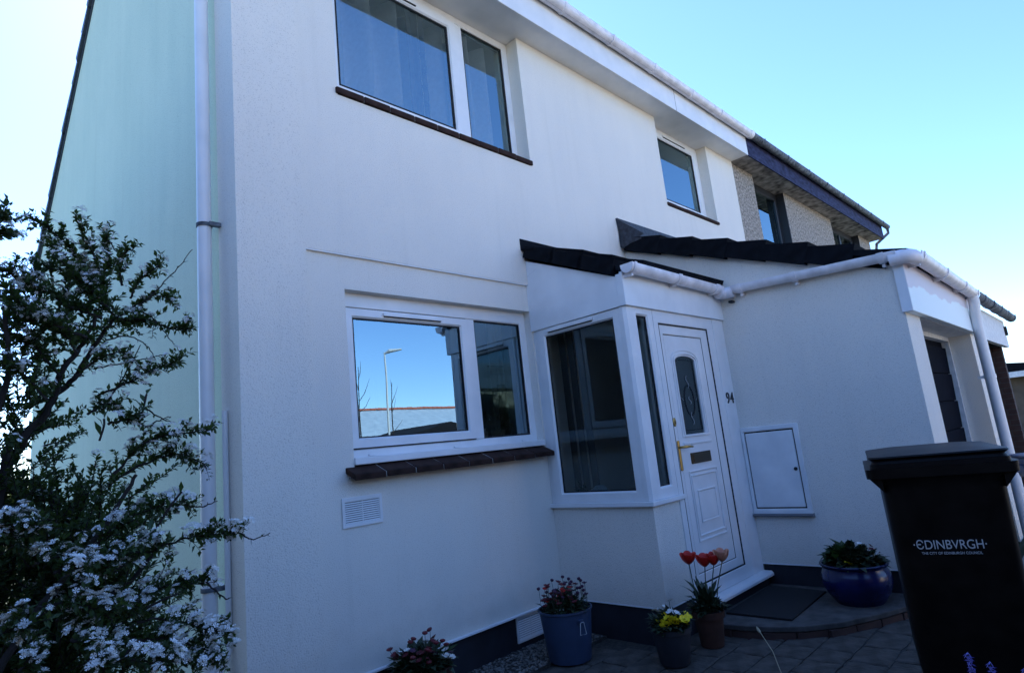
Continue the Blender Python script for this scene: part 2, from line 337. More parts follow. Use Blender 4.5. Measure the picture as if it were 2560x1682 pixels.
# path of riven stones: each stone a piece
pv = struct(part('path', MB().box(1.0, 5.66, -2.62, .02, -.1, .030), JOINT))
def stone_mesh(k, lx, ly):
    m = MB(); r = random.Random(k); e = .012
    n = 10; pts = []
    for i in range(4):
        cx, cy = ((-1, -1), (1, -1), (1, 1), (-1, 1))[i]
        for q in range(3):
            a, b = ((0, 0), (.33, 0), (.66, 0))[q]
            nx, ny = ((-1, -1), (1, -1), (1, 1), (-1, 1))[(i+1) % 4]
            x = cx + (nx-cx)*a; y = cy + (ny-cy)*a
            pts.append((x*lx/2 + r.uniform(-.008, .008), y*ly/2 + r.uniform(-.008, .008)))
    n = len(pts)
    V = [(x, y, -.03) for x, y in pts] + [(x, y, -.006) for x, y in pts] + [(x*(1-2*e/lx), y*(1-2*e/ly), r.uniform(-.001, .002)) for x, y in pts] + [(0, 0, r.uniform(0, .003))]
    F = [(i, (i+1) % n, n+(i+1) % n, n+i) for i in range(n)] + [(n+i, n+(i+1) % n, 2*n+(i+1) % n, 2*n+i) for i in range(n)] + [(2*n+i, 2*n+(i+1) % n, 3*n) for i in range(n)]
    m.add(V, F); return m.mesh('paving_stone', STONE)
SM = [stone_mesh(k, .312, .222) for k in range(6)] + [stone_mesh(10+k, .222, .222) for k in range(4)]
row = 0; y = -.55
while y > -2.5:
    x = 1.35 + (row % 2)*.15 + rnd.uniform(-.05, .05)
    while x < 5.55:
        big = rnd.random() < .72; wd = .322 if big else .232
        me = SM[rnd.randrange(6)] if big else SM[6+rnd.randrange(4)]
        if not (x + wd > 4.0 and y > -1.0):
            link('paving_stone', me, pv, (x+wd/2, y, .04 + rnd.uniform(-.003, .004)), (rnd.uniform(-.008, .008), rnd.uniform(-.008, .008), rnd.uniform(-.015, .015) + (pi if rnd.random() < .5 else 0)))
        x += wd
    y -= .232; row += 1
# gravel margin against the wall
gm = MB()
ICO = [(0, 0, 1), (.9, 0, .1), (.28, .85, .1), (-.72, .53, .1), (-.72, -.53, .1), (.28, -.85, .1), (0, 0, -1)]
ICF = [(0, 1, 2), (0, 2, 3), (0, 3, 4), (0, 4, 5), (0, 5, 1), (6, 2, 1), (6, 3, 2), (6, 4, 3), (6, 5, 4), (6, 1, 5)]
struct(part('gravel_bed', MB().box(1.3, 4.03, -.40, .03, -.05, .052), JOINT))
for k in range(2600):
    x = rnd.uniform(1.45, 4.0); yy = rnd.uniform(-.40, .0); s_ = rnd.uniform(.006, .016); a = rnd.uniform(0, 6.28)
    sx, sy, sz = s_*rnd.uniform(.8, 1.5), s_, s_*rnd.uniform(.5, .8)
    gm.add([(x + (p[0]*sx*cos(a)-p[1]*sy*sin(a)), yy + (p[0]*sx*sin(a)+p[1]*sy*cos(a)), .053 + sz*.5 + p[2]*sz) for p in ICO], ICF)
go = stuff(part('gravel', gm, GRAVEL)); tag(go, 'loose gravel along the foot of the white house wall', 'gravel')

# ------------------------------------------------------------------ window builder
def pane(parent, M, a0, a1, b0, b1, n, m):
    q = MB().add([M(a0, b0, n), M(a1, b0, n), M(a1, b1, n), M(a0, b1, n)], [(0, 1, 2, 3)])
    return part('pane', q, m, parent, fix=False)
def gasket(parent, M, a0, a1, b0, b1, n, w_=.012):
    return part('gasket', MB().ring(M, a0-.002, a1+.002, b0-.002, b1+.002, w_, w_, w_, w_, n-.004, n+.004), GASKET, parent)
def trickle(parent, M, a0, a1, b, n):
    v = MB(); v.mbox(M, a0, a1, b-.011, b+.011, n, n+.016); o = part('trickle_vent', v, PVC, parent, bevel=.003)
    part('vent_slot', MB().mbox(M, a0+.01, a1-.01, b-.0115-.006, b-.0118, n, n+.012), GASKET, parent)
    return o

# ================================================================== HOUSE
H = thing('house', 'white rendered two-storey end house with brown window sills and white gutter', 'house', (1.415, 0, 0))
ZS = 5.585
lower = MB().wall(FR, 1.86, 9.05, .30, 2.985, [(2.145, 4.0, 1.50, 2.74)], -.25, 0)
part('lower_wall', lower, WALL, H)
upper = MB().wall(FR, 1.86, 9.05, 2.985, ZS, [(2.165, 4.225, 4.20, ZS+1), (6.80, 8.185, 4.36, ZS+1)], -.25, .025)
part('upper_wall', upper, WALL, H)
drip = MB().mbox(FR, 1.862, 4.0, 2.975, 2.9845, .002, .022)
part('drip_strip', drip, PVC, H)
part('corner_pier', MB().mbox(FR, 1.415, 1.8595, .30, ZS, -.2495, .034), WALL, H)
part('plinth', MB().mbox(FR, 1.432, 4.03, -.05, .299, -.25, -.015), PLINTH, H)
part('render_bead', MB().mbox(FR, 1.417, 4.0, .296, .306, -.01, .037), PVC, H)
zt = lambda Y: min(5.80 + .71*(Y+.38), 4.72 + .71*(7.30-Y))
gp = [(.2505, .0), (7.22, .0), (7.22, zt(7.22)), (2.68, zt(2.68)), (.2505, zt(.2505))]
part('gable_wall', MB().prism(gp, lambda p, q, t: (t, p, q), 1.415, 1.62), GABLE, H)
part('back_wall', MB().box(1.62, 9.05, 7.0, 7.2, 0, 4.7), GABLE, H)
# roof slab and gable verge tiles
def roofpoly(o): return [(-.38, 5.93-o), (2.685, 8.126-o), (7.30, 4.85-o)]
rp = [(-.38, 5.93), (2.685, 8.106), (7.28, 4.84), (7.28, 4.72), (2.685, 7.98), (-.38, 5.81+.03)]
part('roof', MB().prism(rp, lambda p, q, t: (t, p, q), 1.40, 9.05), VERGE, H)
tm = MB()
L = .36
tm.add([(0, 0, -.05), (0, L, -.05), (.32, L, -.05), (.32, 0, -.05), (0, 0, .045), (0, L, -.002), (.32, L, -.002), (.32, 0, .045)],
       [(0, 1, 2, 3), (4, 7, 6, 5), (0, 4, 5, 1), (1, 5, 6, 2), (2, 6, 7, 3), (3, 7, 4, 0)])
tme = tm.mesh('verge_tile', VERGE); sl_ = math.atan(.71)
n_t = int(5.65/.335)
for k in range(n_t+1):
    d = k*.335; Y = 7.30 - d*cos(sl_); Z = 4.81 + d*sin(sl_)
    if Y < 2.75: break
    o = link('verge_tile', tme, H)
    o.matrix_local = Matrix.Translation(Vector((1.692 + rnd.uniform(-.006, .006), Y, Z)) - org(H)) @ Matrix(((-1, 0, 0, 0), (0, -cos(sl_), sin(sl_), 0), (0, sin(sl_), cos(sl_), 0), (0, 0, 0, 1)))
# soffit, fascia, gutter
part('soffit', MB().box(1.38, 9.05, -.285, .249, ZS+.002, ZS+.02), PVC, H)
part('fascia', MB().box(1.38, 9.05, -.302, -.284, ZS-.012, 5.93), PVC, H, bevel=.004)
sj = MB()
for X in (6.9,): sj.box(X, X+.004, -.3035, -.30, ZS-.01, 5.93)
part('fascia_joint', sj, GASKET, H)
gt = MB(); trough(gt, (1.36, -.370, 5.905), (9.06, -.370, 5.905), .062); GU = part('gutter', gt, GUT, H); smooth_by_angle(GU)
for X in (1.9, 2.8, 3.7, 4.6, 5.43, 6.29, 7.21, 8.05, 9.06):
    cb = MB(); collar(cb, (X, -.370, 5.905), (1, 0, 0), .062, .034 if X < 9 else .10); smooth_by_angle(part('bracket', cb, GUT, GU))
# downpipe on the gable
dp = MB().tube([(1.335, .265, z) for z in (5.6, 4, 2.6, 1.2, .0)], .042, 20); DP = part('downpipe', dp, PVC, H); smooth_by_angle(DP)
for z in (3.13, .95):
    part('clip', MB().tube([(1.335, .265, z-.012), (1.335, .265, z+.012)], .047, 20).box(1.345, 1.416, .20, .235, z-.012, z+.012), GUTOLD, DP)
cd = MB().tube([(1.398, .16, z) for z in (1.95, 1.4, .62)] + [(1.375, .165, .56), (1.34, .18, .50), (1.335, .185, 0)], .017, 10)
smooth_by_angle(part('conduit', cd, PVC, H))

# ---- ground floor window
SMORT = mat('sill_mortar', (.11, .10, .095), rough=.95, var=.3, vscale=30)
def sill_tiles(parent, X0, X1, n, yb, yf, zb, zf, th, mt=SILL, mo_=SMORT):
    wt_ = (X1-X0)/n; m = MB(); hw = wt_/2-.004
    m.add([(-hw, yb, zb-th), (hw, yb, zb-th), (hw, yb, zb), (-hw, yb, zb), (-hw, yf, zf-th), (hw, yf, zf-th), (hw, yf, zf), (-hw, yf, zf)],
          [(0, 1, 2, 3), (4, 7, 6, 5), (0, 4, 5, 1), (3, 2, 6, 7), (0, 3, 7, 4), (1, 5, 6, 2)])
    me = m.mesh('sill_tile', mt)
    for k in range(n):
        o = link('sill_tile', me, parent, (X0 + wt_*(k+.5), rnd.uniform(-.003, .003), rnd.uniform(-.002, .002)), bevel=.006)
    mm = MB().add([(X0+.01, yb, zb-th+.004), (X1-.01, yb, zb-th+.004), (X1-.01, yb, zb-.004), (X0+.01, yb, zb-.004), (X0+.01, yf+.008, zf-th+.004), (X1-.01, yf+.008, zf-th+.004), (X1-.01, yf+.008, zf-.004), (X0+.01, yf+.008, zf-.004)],
          [(0, 1, 2, 3), (4, 7, 6, 5), (0, 4, 5, 1), (3, 2, 6, 7), (0, 3, 7, 4), (1, 5, 6, 2)])
    part('sill_mortar', mm, mo_, parent)
yG = -.075
m = MB().ring(FR, 2.146, 3.999, 1.60, 2.739, .03, .075, .06, .11, yG-.06, yG, .012)
m.mbox(FR, 3.285, 3.378, 1.658, 2.632, yG-.05, yG-.001)
WG = part('window', m, PVC, H, bevel=.002); WG['label'] = 'ground floor window with one wide and one narrow pane'
part('casement', MB().ring(FR, 2.172, 3.282, 1.662, 2.628, .065, .065, .065, .065, yG-.03, yG+.014, .012), PVC, WG, bevel=.002)
part('gasket', MB().ring(FR, 2.166, 3.288, 1.655, 2.634, .02, .02, .02, .02, yG-.03, yG+.003), GASKET, WG)
pane(WG, FR, 2.235, 3.219, 1.725, 2.565, yG-.012, GLASS); gasket(WG, FR, 2.236, 3.218, 1.726, 2.564, yG-.006)
pane(WG, FR, 3.378, 3.924, 1.658, 2.632, yG-.02, GLASS); gasket(WG, FR, 3.378, 3.924, 1.659, 2.630, yG-.013)
trickle(WG, FR, 2.48, 3.02, 2.600, yG+.014)
cl = MB().mbox(FR, 2.146, 3.999, 1.552, 1.599, yG-.06, .018); part('window_cill', cl, PVC, WG, bevel=.006)
for X in (2.30, 3.05, 3.80): part('drain_cap', MB().mbox(FR, X, X+.05, 1.606, 1.616, yG, yG+.012), PVC, WG)
sill_tiles(WG, 2.075, 3.995, 8, .02, -.112, 1.551, 1.497, .040, mo_=MORTAR)
part('sill_bed', MB().box(2.10, 3.99, -.02, .06, 1.47, 1.505), MORTAR, WG)
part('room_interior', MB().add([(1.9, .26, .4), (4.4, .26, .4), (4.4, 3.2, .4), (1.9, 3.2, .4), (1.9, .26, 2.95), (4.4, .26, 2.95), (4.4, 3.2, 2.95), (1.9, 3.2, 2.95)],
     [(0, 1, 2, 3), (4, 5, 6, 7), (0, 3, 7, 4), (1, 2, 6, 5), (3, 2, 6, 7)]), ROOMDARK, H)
part('window_board', MB().box(2.15, 3.995, .1355, .40, 1.60, 1.64), PVC, WG)
# ---- upper big window
yU = -.12
m = MB().ring(FR, 2.166, 4.224, 4.25, ZS-.001, .03, .075, .08, .075, yU-.06, yU, .012)
m.mbox(FR, 3.522, 3.612, 4.33, 5.512, yU-.05, yU-.001)
WU = part('window', m, PVC, H, bevel=.002); WU['label'] = 'upper window with sheer cream curtain'
part('casement', MB().ring(FR, 2.19, 3.517, 4.318, 5.508, .082, .082, .075, .08, yU-.03, yU+.014, .012), PVC, WU, bevel=.002)
part('gasket', MB().ring(FR, 2.184, 3.523, 4.314, 5.514, .02, .02, .02, .02, yU-.03, yU+.003), GASKET, WU)
pane(WU, FR, 2.272, 3.435, 4.393, 5.428, yU-.012, GLASS); gasket(WU, FR, 2.272, 3.435, 4.393, 5.428, yU-.006, .018)
pane(WU, FR, 3.612, 4.149, 4.33, 5.51, yU-.02, GLASS); gasket(WU, FR, 3.612, 4.149, 4.33, 5.51, yU-.013, .018)
trickle(WU, FR, 2.5, 3.08, 5.47, yU+.014)
sill_tiles(WU, 2.145, 4.247, 9, .115, -.047, 4.275, 4.250, .048)
part('room_interior', MB().add([(1.9, .26, 3.3), (4.6, .26, 3.3), (4.6, 3.4, 3.3), (1.9, 3.4, 3.3), (1.9, .26, 5.58), (4.6, .26, 5.58), (4.6, 3.4, 5.58), (1.9, 3.4, 5.58)],
     [(0, 1, 2, 3), (4, 5, 6, 7), (0, 3, 7, 4), (1, 2, 6, 5), (3, 2, 6, 7)]), ROOM, H)
# ---- upper small window
m = MB().ring(FR, 6.801, 8.184, 4.41, ZS-.001, .05, .085, .07, .06, yU-.06, yU, .012)
WS = part('window', m, PVC, H, bevel=.002); WS['label'] = 'small upper window near the neighbouring house'
part('casement', MB().ring(FR, 6.84, 8.102, 4.478, 5.53, .09, .09, .08, .085, yU-.03, yU+.014, .012), PVC, WS, bevel=.002)
part('gasket', MB().ring(FR, 6.833, 8.109, 4.472, 5.537, .02, .02, .02, .02, yU-.03, yU+.003), GASKET, WS)
pane(WS, FR, 6.93, 8.012, 4.558, 5.445, yU-.012, GLASS); gasket(WS, FR, 6.93, 8.012, 4.558, 5.445, yU-.006, .018)
trickle(WS, FR, 7.2, 7.8, 5.50, yU+.014)
sill_tiles(WS, 6.79, 8.20, 6, .115, -.047, 4.435, 4.405, .04)
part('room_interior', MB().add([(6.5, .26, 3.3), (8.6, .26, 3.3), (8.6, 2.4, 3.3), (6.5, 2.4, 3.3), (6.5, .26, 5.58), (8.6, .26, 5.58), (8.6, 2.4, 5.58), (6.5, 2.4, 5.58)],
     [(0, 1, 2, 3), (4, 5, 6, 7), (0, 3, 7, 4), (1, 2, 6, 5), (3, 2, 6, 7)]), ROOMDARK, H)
# ---- vents
def vent(X0, X1, Z0, Z1, n0, rows, parent=H):
    m = MB().ring(FR, X0, X1, Z0, Z1, .022, .022, .022, .030, n0, n0+.012, .004)
    v = part('wall_vent', m, PVC, parent, bevel=.002)
    part('vent_recess', MB().mbox(FR, X0+.01, X1-.01, Z0+.01, Z1-.01, n0+.0005, n0+.003), GASKET, v)
    part('vent_bar', MB().mbox(FR, (X0+X1)/2-.003, (X0+X1)/2+.003, Z0+.022, Z1-.03, n0+.003, n0+.009), PVC, v)
    h = (Z1-Z0-.052)/rows; lv = MB()
    lv.add([FR(X0+.022, 0, .0035), FR(X1-.022, 0, .0035), FR(X1-.022, h*.62, .0035), FR(X0+.022, h*.62, .0035), FR(X0+.022, -.001, .011), FR(X1-.022, -.001, .011)],
           [(0, 1, 2, 3), (0, 4, 5, 1), (4, 3, 2, 5), (0, 3, 4), (1, 5, 2)])
    me = lv.mesh('louvre', PVC)
    for k in range(rows): link('louvre', me, v, (0, -n0, Z0+.024+h*k))
    return v
vent(2.035, 2.328, 1.170, 1.355, 0, 10)
vent(3.46, 3.775, .095, .288, -.015, 9)

# ================================================================== PORCH
PO = thing('porch', 'white glazed front porch with dark lean-to roof and white front door numbered 94', 'porch', (4.005, -.995, 0))
S4 = SD(4.005)
part('side_board', MB().prism([(.0, 2.552), (-.955, 2.558), (-.955, 2.80), (.0, 3.215)], lambda p, q, t: (t, p, q), 3.992, 4.03), PAINT, PO)
part('fascia', MB().box(3.996, 5.659, -1.022, -.99, 2.557, 2.83), PAINT, PO, bevel=.003)
part('fascia_end', MB().box(3.990, 4.03, -1.020, -.956, 2.5575, 2.815), PAINT, PO, bevel=.003)
part('board_seam', MB().prism([(-.0, 3.045), (-.19, 3.115), (-.19, 3.119), (0, 3.049)], lambda p, q, t: (t, p, q), 3.9910, 3.9925), OLDPAINT, PO)
dw = MB().prism([(4.022, -.0005), (4.022, -.985), (4.425, -.985), (4.425, -.80), (4.20, -.80), (4.20, -.0005)], lambda p, q, t: (p, q, t), .30, 1.024)
part('dwarf_wall', dw, WALL, PO)
part('plinth', MB().prism([(4.04, .0), (4.04, -.968), (4.43, -.968), (4.43, -.82), (4.18, -.82), (4.18, 0)], lambda p, q, t: (p, q, t), -.02, .299), PLINTH, PO)
part('render_bead', MB().prism([(4.020, -.0), (4.020, -.987), (4.425, -.987), (4.425, -.97), (4.03, -.97), (4.03, 0)], lambda p, q, t: (p, q, t), .294, .304), PVC, PO)
part('porch_cill', MB().prism([(3.982, -.0), (3.982, -1.020), (4.45, -1.020), (4.45, -.90), (4.12, -.90), (4.12, 0)], lambda p, q, t: (p, q, t), 1.0255, 1.062), PVC, PO, bevel=.006)
# side window (faces the drive on the left)
m = MB().ring(S4, -.935, -.045, 1.063, 2.551, .075, .093, .08, .07, -.07, 0, .012)
m.mbox(S4, -.0445, -.001, 1.063, 2.551, -.07, -.012)
PW = part('side_window', m, PVC, PO, bevel=.002)
pane(PW, S4, -.138, -.86, 1.143, 2.481, -.03, GLASSD); gasket(PW, S4, -.86, -.138, 1.143, 2.481, -.022)
trickle(PW, S4, -.68, -.18, 2.522, 0)
part('corner_post', MB().prism([(4.003, -.9355), (4.003, -.972), (4.022, -.997), (4.092, -.997), (4.092, -.9355)], lambda p, q, t: (p, q, t), 1.063, 2.556), PVC, PO, bevel=.003)
yD = .995
m = MB().ring(FR, 4.093, 4.393, 1.063, 2.556, .068, .078, .088, .06, yD-.07, yD, .012)
SW = part('sidelight', m, PVC, PO, bevel=.002)
pane(SW, FR, 4.161, 4.315, 1.151, 2.496, yD-.03, GLASSD); gasket(SW, FR, 4.161, 4.315, 1.151, 2.496, yD-.022, .01)
# door frame and door
m = MB().ring(FR, 4.397, 5.440, .245, 2.555, .075, .115, .11, .105, yD-.07, yD+.0005, .006)
DF = part('door_frame', m, PVC, PO, bevel=.002)
part('gasket', MB().ring(FR, 4.468, 5.330, .35, 2.455, .014, .014, .014, .014, yD-.06, yD-.004), GASKET, DF)
part('post_board', MB().mbox(FR, 5.441, 5.658, .21, 2.556, yD-.07, yD+.004), PVC, PO, bevel=.003)
part('threshold', MB().prism([(.90, .20), (1.085, .20), (1.085, .222), (1.07, .24), (.90, .244)], lambda p, q, t: (t, -p, q), 4.43, 5.659), PVC, PO, bevel=.004)
part('threshold_riser', MB().box(4.43, 5.66, -1.03, -.9, -.02, .199), PLINTH, PO)
yL = yD-.012
DL = part('front_door', MB().ring(FR, 4.476, 5.322, .358, 2.447, .068, .118, .075, .085, yL-.045, yL, .006), PVC, PO, bevel=.002)
DL['label'] = 'white panelled front door with arched leaded glass'
part('gasket', MB().ring(FR, 4.537, 5.211, .426, 2.369, .012, .012, .012, .012, yL-.04, yL-.006), GASKET, DL)
yP = yL-.008
# door panel with an arched opening
AX, AW, AB, AS, AT = 4.855, .172, 1.515, 2.135, 2.185
def arch(w_, zb, zs, zt_, n=14): 
    pts = [(AX-w_, zb), (AX+w_, zb)]
    for k in range(n+1):
        a = pi*k/n; x = AX + w_*cos(a); pts.append((x, zs + (zt_-zs)*sin(a)**.9))
    return pts
def band(mb, P, Q, n0, n1):
    k = len(P); V = [FR(x, z, n0) for x, z in P] + [FR(x, z, n1) for x, z in P] + [FR(x, z, n1) for x, z in Q] + [FR(x, z, n0) for x, z in Q]
    F = []
    for L_ in range(4):
        a, b = L_*k, ((L_+1) % 4)*k
        F += [(a+i, a+(i+1) % k, b+(i+1) % k, b+i) for i in range(k)]
    mb.add(V, F)
hole = arch(AW, AB, AS, AT)
# match the vertex count: project the arch points to the rectangle
OUT = []
for i, (x, z) in enumerate(hole):
    if i == 0: OUT.append((4.549, .438))
    elif i == 1: OUT.append((5.199, .438))
    elif i == 2: OUT.append((5.199, 2.357))
    elif i == len(hole)-1: OUT.append((4.549, 2.357))
    else: OUT.append((5.199 - (5.199-4.549)*(i-2)/(len(hole)-3), 2.357))
pm = MB(); band(pm, OUT, hole, yP-.03, yP)
part('door_panel', pm, PVC, DL)
q = MB().add([FR(x, z, yP-.014) for x, z in hole], [tuple(range(len(hole)))]); part('pane', q, GLASSD, DL, fix=False)
bk = MB().mbox(FR, 4.6, 5.1, 1.45, 2.25, yP-.045, yP-.034); part('obscured_backing', bk, ROOMDARK, DL)
for w2, zo, t0, t1 in ((.030, .030, .0, .010), (.062, .062, .0, .007)):
    mo = MB(); band(mo, arch(AW+w2, AB-.02, AS+.01, AT+zo), arch(AW+w2-.016, AB-.004, AS+.01, AT+zo-.016), yP, yP+t1); part('glass_moulding', mo, PVC, DL, bevel=.002)
ld = MB()  # lead came
band(ld, arch(AW-.024, AB+.03, AS, AT-.03), arch(AW-.03, AB+.036, AS, AT-.036), yP-.013, yP-.009)
def ell(cx, cz, rx, rz, n=28): return [(cx+rx*cos(2*pi*k/n), cz+rz*sin(2*pi*k/n)) for k in range(n)]
band(ld, ell(AX, 1.80, .085, .135), ell(AX, 1.80, .075, .125), yP-.013, yP-.009)
part('lead_came', ld, GASKET, DL)
BEVELM = mat('bevelled_glass', (.30, .33, .36), rough=.3)
for cx, cz in ((AX, 1.96), (AX, 1.80), (AX, 1.645)):
    s_ = .055 if cz != 1.80 else .035
    part('glass_bevel', MB().tube([FR(cx+.018*sin(t*6.28), cz+(t-.5)*2*s_, yP-.009) for t in (0, .17, .33, .5, .67, .83, 1)], [.001, .003, .004, .003, .004, .003, .001], 6), BEVELM, DL)
for sx in (-1, 1): part('glass_bevel', MB().tube([FR(AX+sx*.105, 1.80, yP-.009), FR(AX+sx*.14, 1.825, yP-.009)], .002, 5), BEVELM, DL)
for (a0, a1, b0, b1, w_) in ((4.63, 5.12, .66, 1.22, .016), (4.655, 5.095, .70, 1.185, .014), (4.725, 5.03, .80, 1.06, .016)):
    part('panel_moulding', MB().ring(FR, a0, a1, b0, b1, w_, w_, w_, w_, yP, yP+.011, .005), PVC, DL, bevel=.003)
part('panel_field', MB().mbox(FR, 4.745, 5.01, .82, 1.04, yP, yP+.006), PVC, DL, bevel=.004)
part('mid_moulding', MB().mbox(FR, 4.62, 5.10, 1.432, 1.452, yP, yP+.009), PVC, DL, bevel=.004)
LB = part('letterbox', MB().mbox(FR, 4.70, 5.035, 1.272, 1.362, yP, yP+.012), BRONZE, DL, bevel=.004)
part('letter_flap', MB().mbox(FR, 4.722, 5.013, 1.288, 1.346, yP+.012, yP+.017), BRONZE, DL, bevel=.003)
part('handle_plate', MB().mbox(FR, 4.500, 4.530, 1.235, 1.475, yL, yL+.012), BRASS, DL, bevel=.005)
hl = MB().tube([FR(4.515, 1.42, yL+.01), FR(4.515, 1.42, yL+.05), FR(4.53, 1.421, yL+.06), FR(4.60, 1.420, yL+.058), FR(4.66, 1.415, yL+.05)], [.010, .010, .011, .010, .008], 10)
smooth_by_angle(part('handle_lever', hl, BRASS, DL))
ky = MB().lathe([(0.001, 0), (.020, 0), (.022, .006), (.018, .010), (.001, .010)], 0, 0, 16)
ko = link('lock_plate', ky.mesh('lock_plate', BRASS), DL, (4.508, -yL, 1.625), (pi/2, 0, 0)); ko.scale = (1, 1.7, 1)
part('keyhole', MB().mbox(FR, 4.505, 4.511, 1.61, 1.635, yL+.010, yL+.0115), GASKET, DL)
nm = link('house_number', text_mesh('house_number', '9\u200a4', .14, NUMB, .004), PO, (5.545, -yD-.008, 1.80), (pi/2, 0, 0)); nm.scale = (1.0, 1.05, 1)
# porch roof
sp = (3.36-2.87)/1.06
def pr(Y): return 2.86 + (-(-1.06) + Y)*sp
PRF = part('roof', MB().prism([(.0, 3.34), (-.975, 2.889), (-.975, 2.85), (0, 3.235)], lambda p, q, t: (t, p, q), 3.985, 5.655), TILE, PO)
vt = MB().add([(0, 0, -.10), (0, .36, -.10), (.28, .36, -.10), (.28, 0, -.10), (0, 0, .028), (0, .36, -.0), (.28, .36, -.0), (.28, 0, .028)],
              [(0, 1, 2, 3), (4, 7, 6, 5), (0, 4, 5, 1), (1, 5, 6, 2), (2, 6, 7, 3), (3, 7, 4, 0)]).mesh('roof_tile', TILE)
th = math.atan(sp)
vf = MB().add([(0, 0, -.015), (0, .36, -.04), (.28, .36, -.04), (.28, 0, -.015), (0, 0, .028), (0, .36, -.0), (.28, .36, -.0), (.28, 0, .028)],
              [(0, 1, 2, 3), (4, 7, 6, 5), (0, 4, 5, 1), (1, 5, 6, 2), (2, 6, 7, 3), (3, 7, 4, 0)]).mesh('roof_tile', TILE)
for k in range(3):
    for c_ in range(6):
        d0 = .105 if c_ == 0 else 0
        Y = -1.075 + (k*.32 + d0)*cos(th); Z = (2.862 if c_ == 0 else 2.912) + (k*.32 + d0)*sin(th)
        o = link('roof_tile', vt if c_ == 0 else vf, PO); o.matrix_local = Matrix.Translation(Vector((3.955 + c_*.284, Y, Z)) - org(PO)) @ Matrix.Rotation(th + rnd.uniform(-.006, .006), 4, 'X')
part('flashing', MB().prism([(-.022, 3.30), (-.022, 3.41), (-.032, 3.41), (-.036, 3.315), (-.19, 3.285), (-.19, 3.27)], lambda p, q, t: (t, p, q), 3.945, 5.655), TILE, PO)
gt = MB(); trough(gt, (3.985, -1.085, 2.858), (5.52, -1.085, 2.838), .056); PG = part('gutter', gt, GUT, PO); smooth_by_angle(PG)
ec = MB().prism([(-.058, .012)] + [(.058*cos(pi+pi*k/12), .062*sin(pi+pi*k/12)) for k in range(13)] + [(.058, .012)], lambda p, q, t: (t, -1.085+p, 2.858+q), 3.972, 3.986); part('end_cap', ec, GUT, PG)
for X, wd in ((4.02, .03), (4.71, .05), (5.40, .07)):
    cb = MB(); collar(cb, (X, -1.085, 2.858-(X-4)*.013), (1, 0, 0), .056, wd); smooth_by_angle(part('bracket', cb, GUT, PG))
    part('bracket_foot', MB().box(X-.012, X+.012, -1.10, -1.021, 2.775, 2.80), GUT, PG)
# the gutter runs on along the garage flank to the garage front
def arc(c, a0, a1, r, z0, z1, n=8): return [(c[0]+r*cos(a0+(a1-a0)*k/n), c[1]+r*sin(a0+(a1-a0)*k/n), z0+(z1-z0)*k/n) for k in range(n+1)]
sgp = [(5.50, -1.085, 2.80), (5.56, -1.095, 2.80)] + arc((5.535, -1.16), pi/2*.6, -.05, .045, 2.80, 2.798, 4)
smooth_by_angle(part('gutter_elbow', MB().tube([(5.48, -1.085, 2.795), (5.545, -1.09, 2.795), (5.582, -1.118, 2.795), (5.59, -1.19, 2.795)], .054, 16), GUT, PG))
part('pipe_clip', MB().box(5.60, 5.655, -1.16, -1.12, 2.70, 2.72), GASKET, PG)

# ================================================================== GARAGE WING
GA = thing('garage', 'white rendered garage wing with black tiled roof and recessed dark door', 'garage', (5.66, -2.51, 0))
part('side_wall', MB().prism([(-.026, .30), (-2.509, .30), (-2.509, 2.68), (-.026, 3.56)], lambda p, q, t: (t, p, q), 5.66, 5.86), WALL, GA)
part('plinth', MB().box(5.676, 5.86, -2.50, -1.0, -.02, .299), PLINTH, GA)
part('render_bead', MB().box(5.657, 5.67, -2.51, -1.0, .294, .304), PVC, GA)
part('front_pier', MB().box(5.6605, 6.15, -2.512, -2.26, .0, 2.40), WALL, GA)
part('right_pier', MB().box(8.65, 9.0, -2.512, -1.9, .0, 2.40), WALL, GA)
part('right_wall', MB().box(8.80, 9.0, -1.9, -.03, .0, 2.70), WALL, GA)
part('lintel', MB().box(6.15, 8.65, -2.505, -2.2, 2.288, 2.44), OLDPAINT, GA)
# garage fascia: reflected light painted in as a paler lower part with wavy border
fm = bpy.data.materials.new('fascia_painted_light'); fm.use_nodes = True; t = fm.node_tree; p = t.nodes['Principled BSDF']; p.inputs['Roughness'].default_value = .5
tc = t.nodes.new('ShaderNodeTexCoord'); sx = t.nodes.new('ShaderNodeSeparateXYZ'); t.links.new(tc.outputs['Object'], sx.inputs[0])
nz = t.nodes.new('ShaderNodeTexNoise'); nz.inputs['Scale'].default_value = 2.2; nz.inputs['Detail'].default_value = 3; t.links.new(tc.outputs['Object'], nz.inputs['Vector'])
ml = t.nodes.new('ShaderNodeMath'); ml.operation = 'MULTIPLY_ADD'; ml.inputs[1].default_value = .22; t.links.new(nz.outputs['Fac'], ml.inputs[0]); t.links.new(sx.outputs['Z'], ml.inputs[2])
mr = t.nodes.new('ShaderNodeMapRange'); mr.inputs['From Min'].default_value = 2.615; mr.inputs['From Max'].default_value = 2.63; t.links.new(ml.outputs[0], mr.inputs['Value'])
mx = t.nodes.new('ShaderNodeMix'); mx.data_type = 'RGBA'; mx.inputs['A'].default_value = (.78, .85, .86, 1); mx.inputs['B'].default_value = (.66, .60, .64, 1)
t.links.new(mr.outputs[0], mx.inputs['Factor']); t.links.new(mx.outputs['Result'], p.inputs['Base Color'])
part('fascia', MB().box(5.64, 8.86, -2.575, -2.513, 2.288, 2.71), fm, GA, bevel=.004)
part('fascia_return', MB().box(5.634, 5.70, -2.572, -2.50, 2.29, 2.70), PAINT, GA)
GD = part('garage_door', MB().box(6.20, 8.62, -2.23, -2.2, .03, 2.285), DARKDOOR, GA)
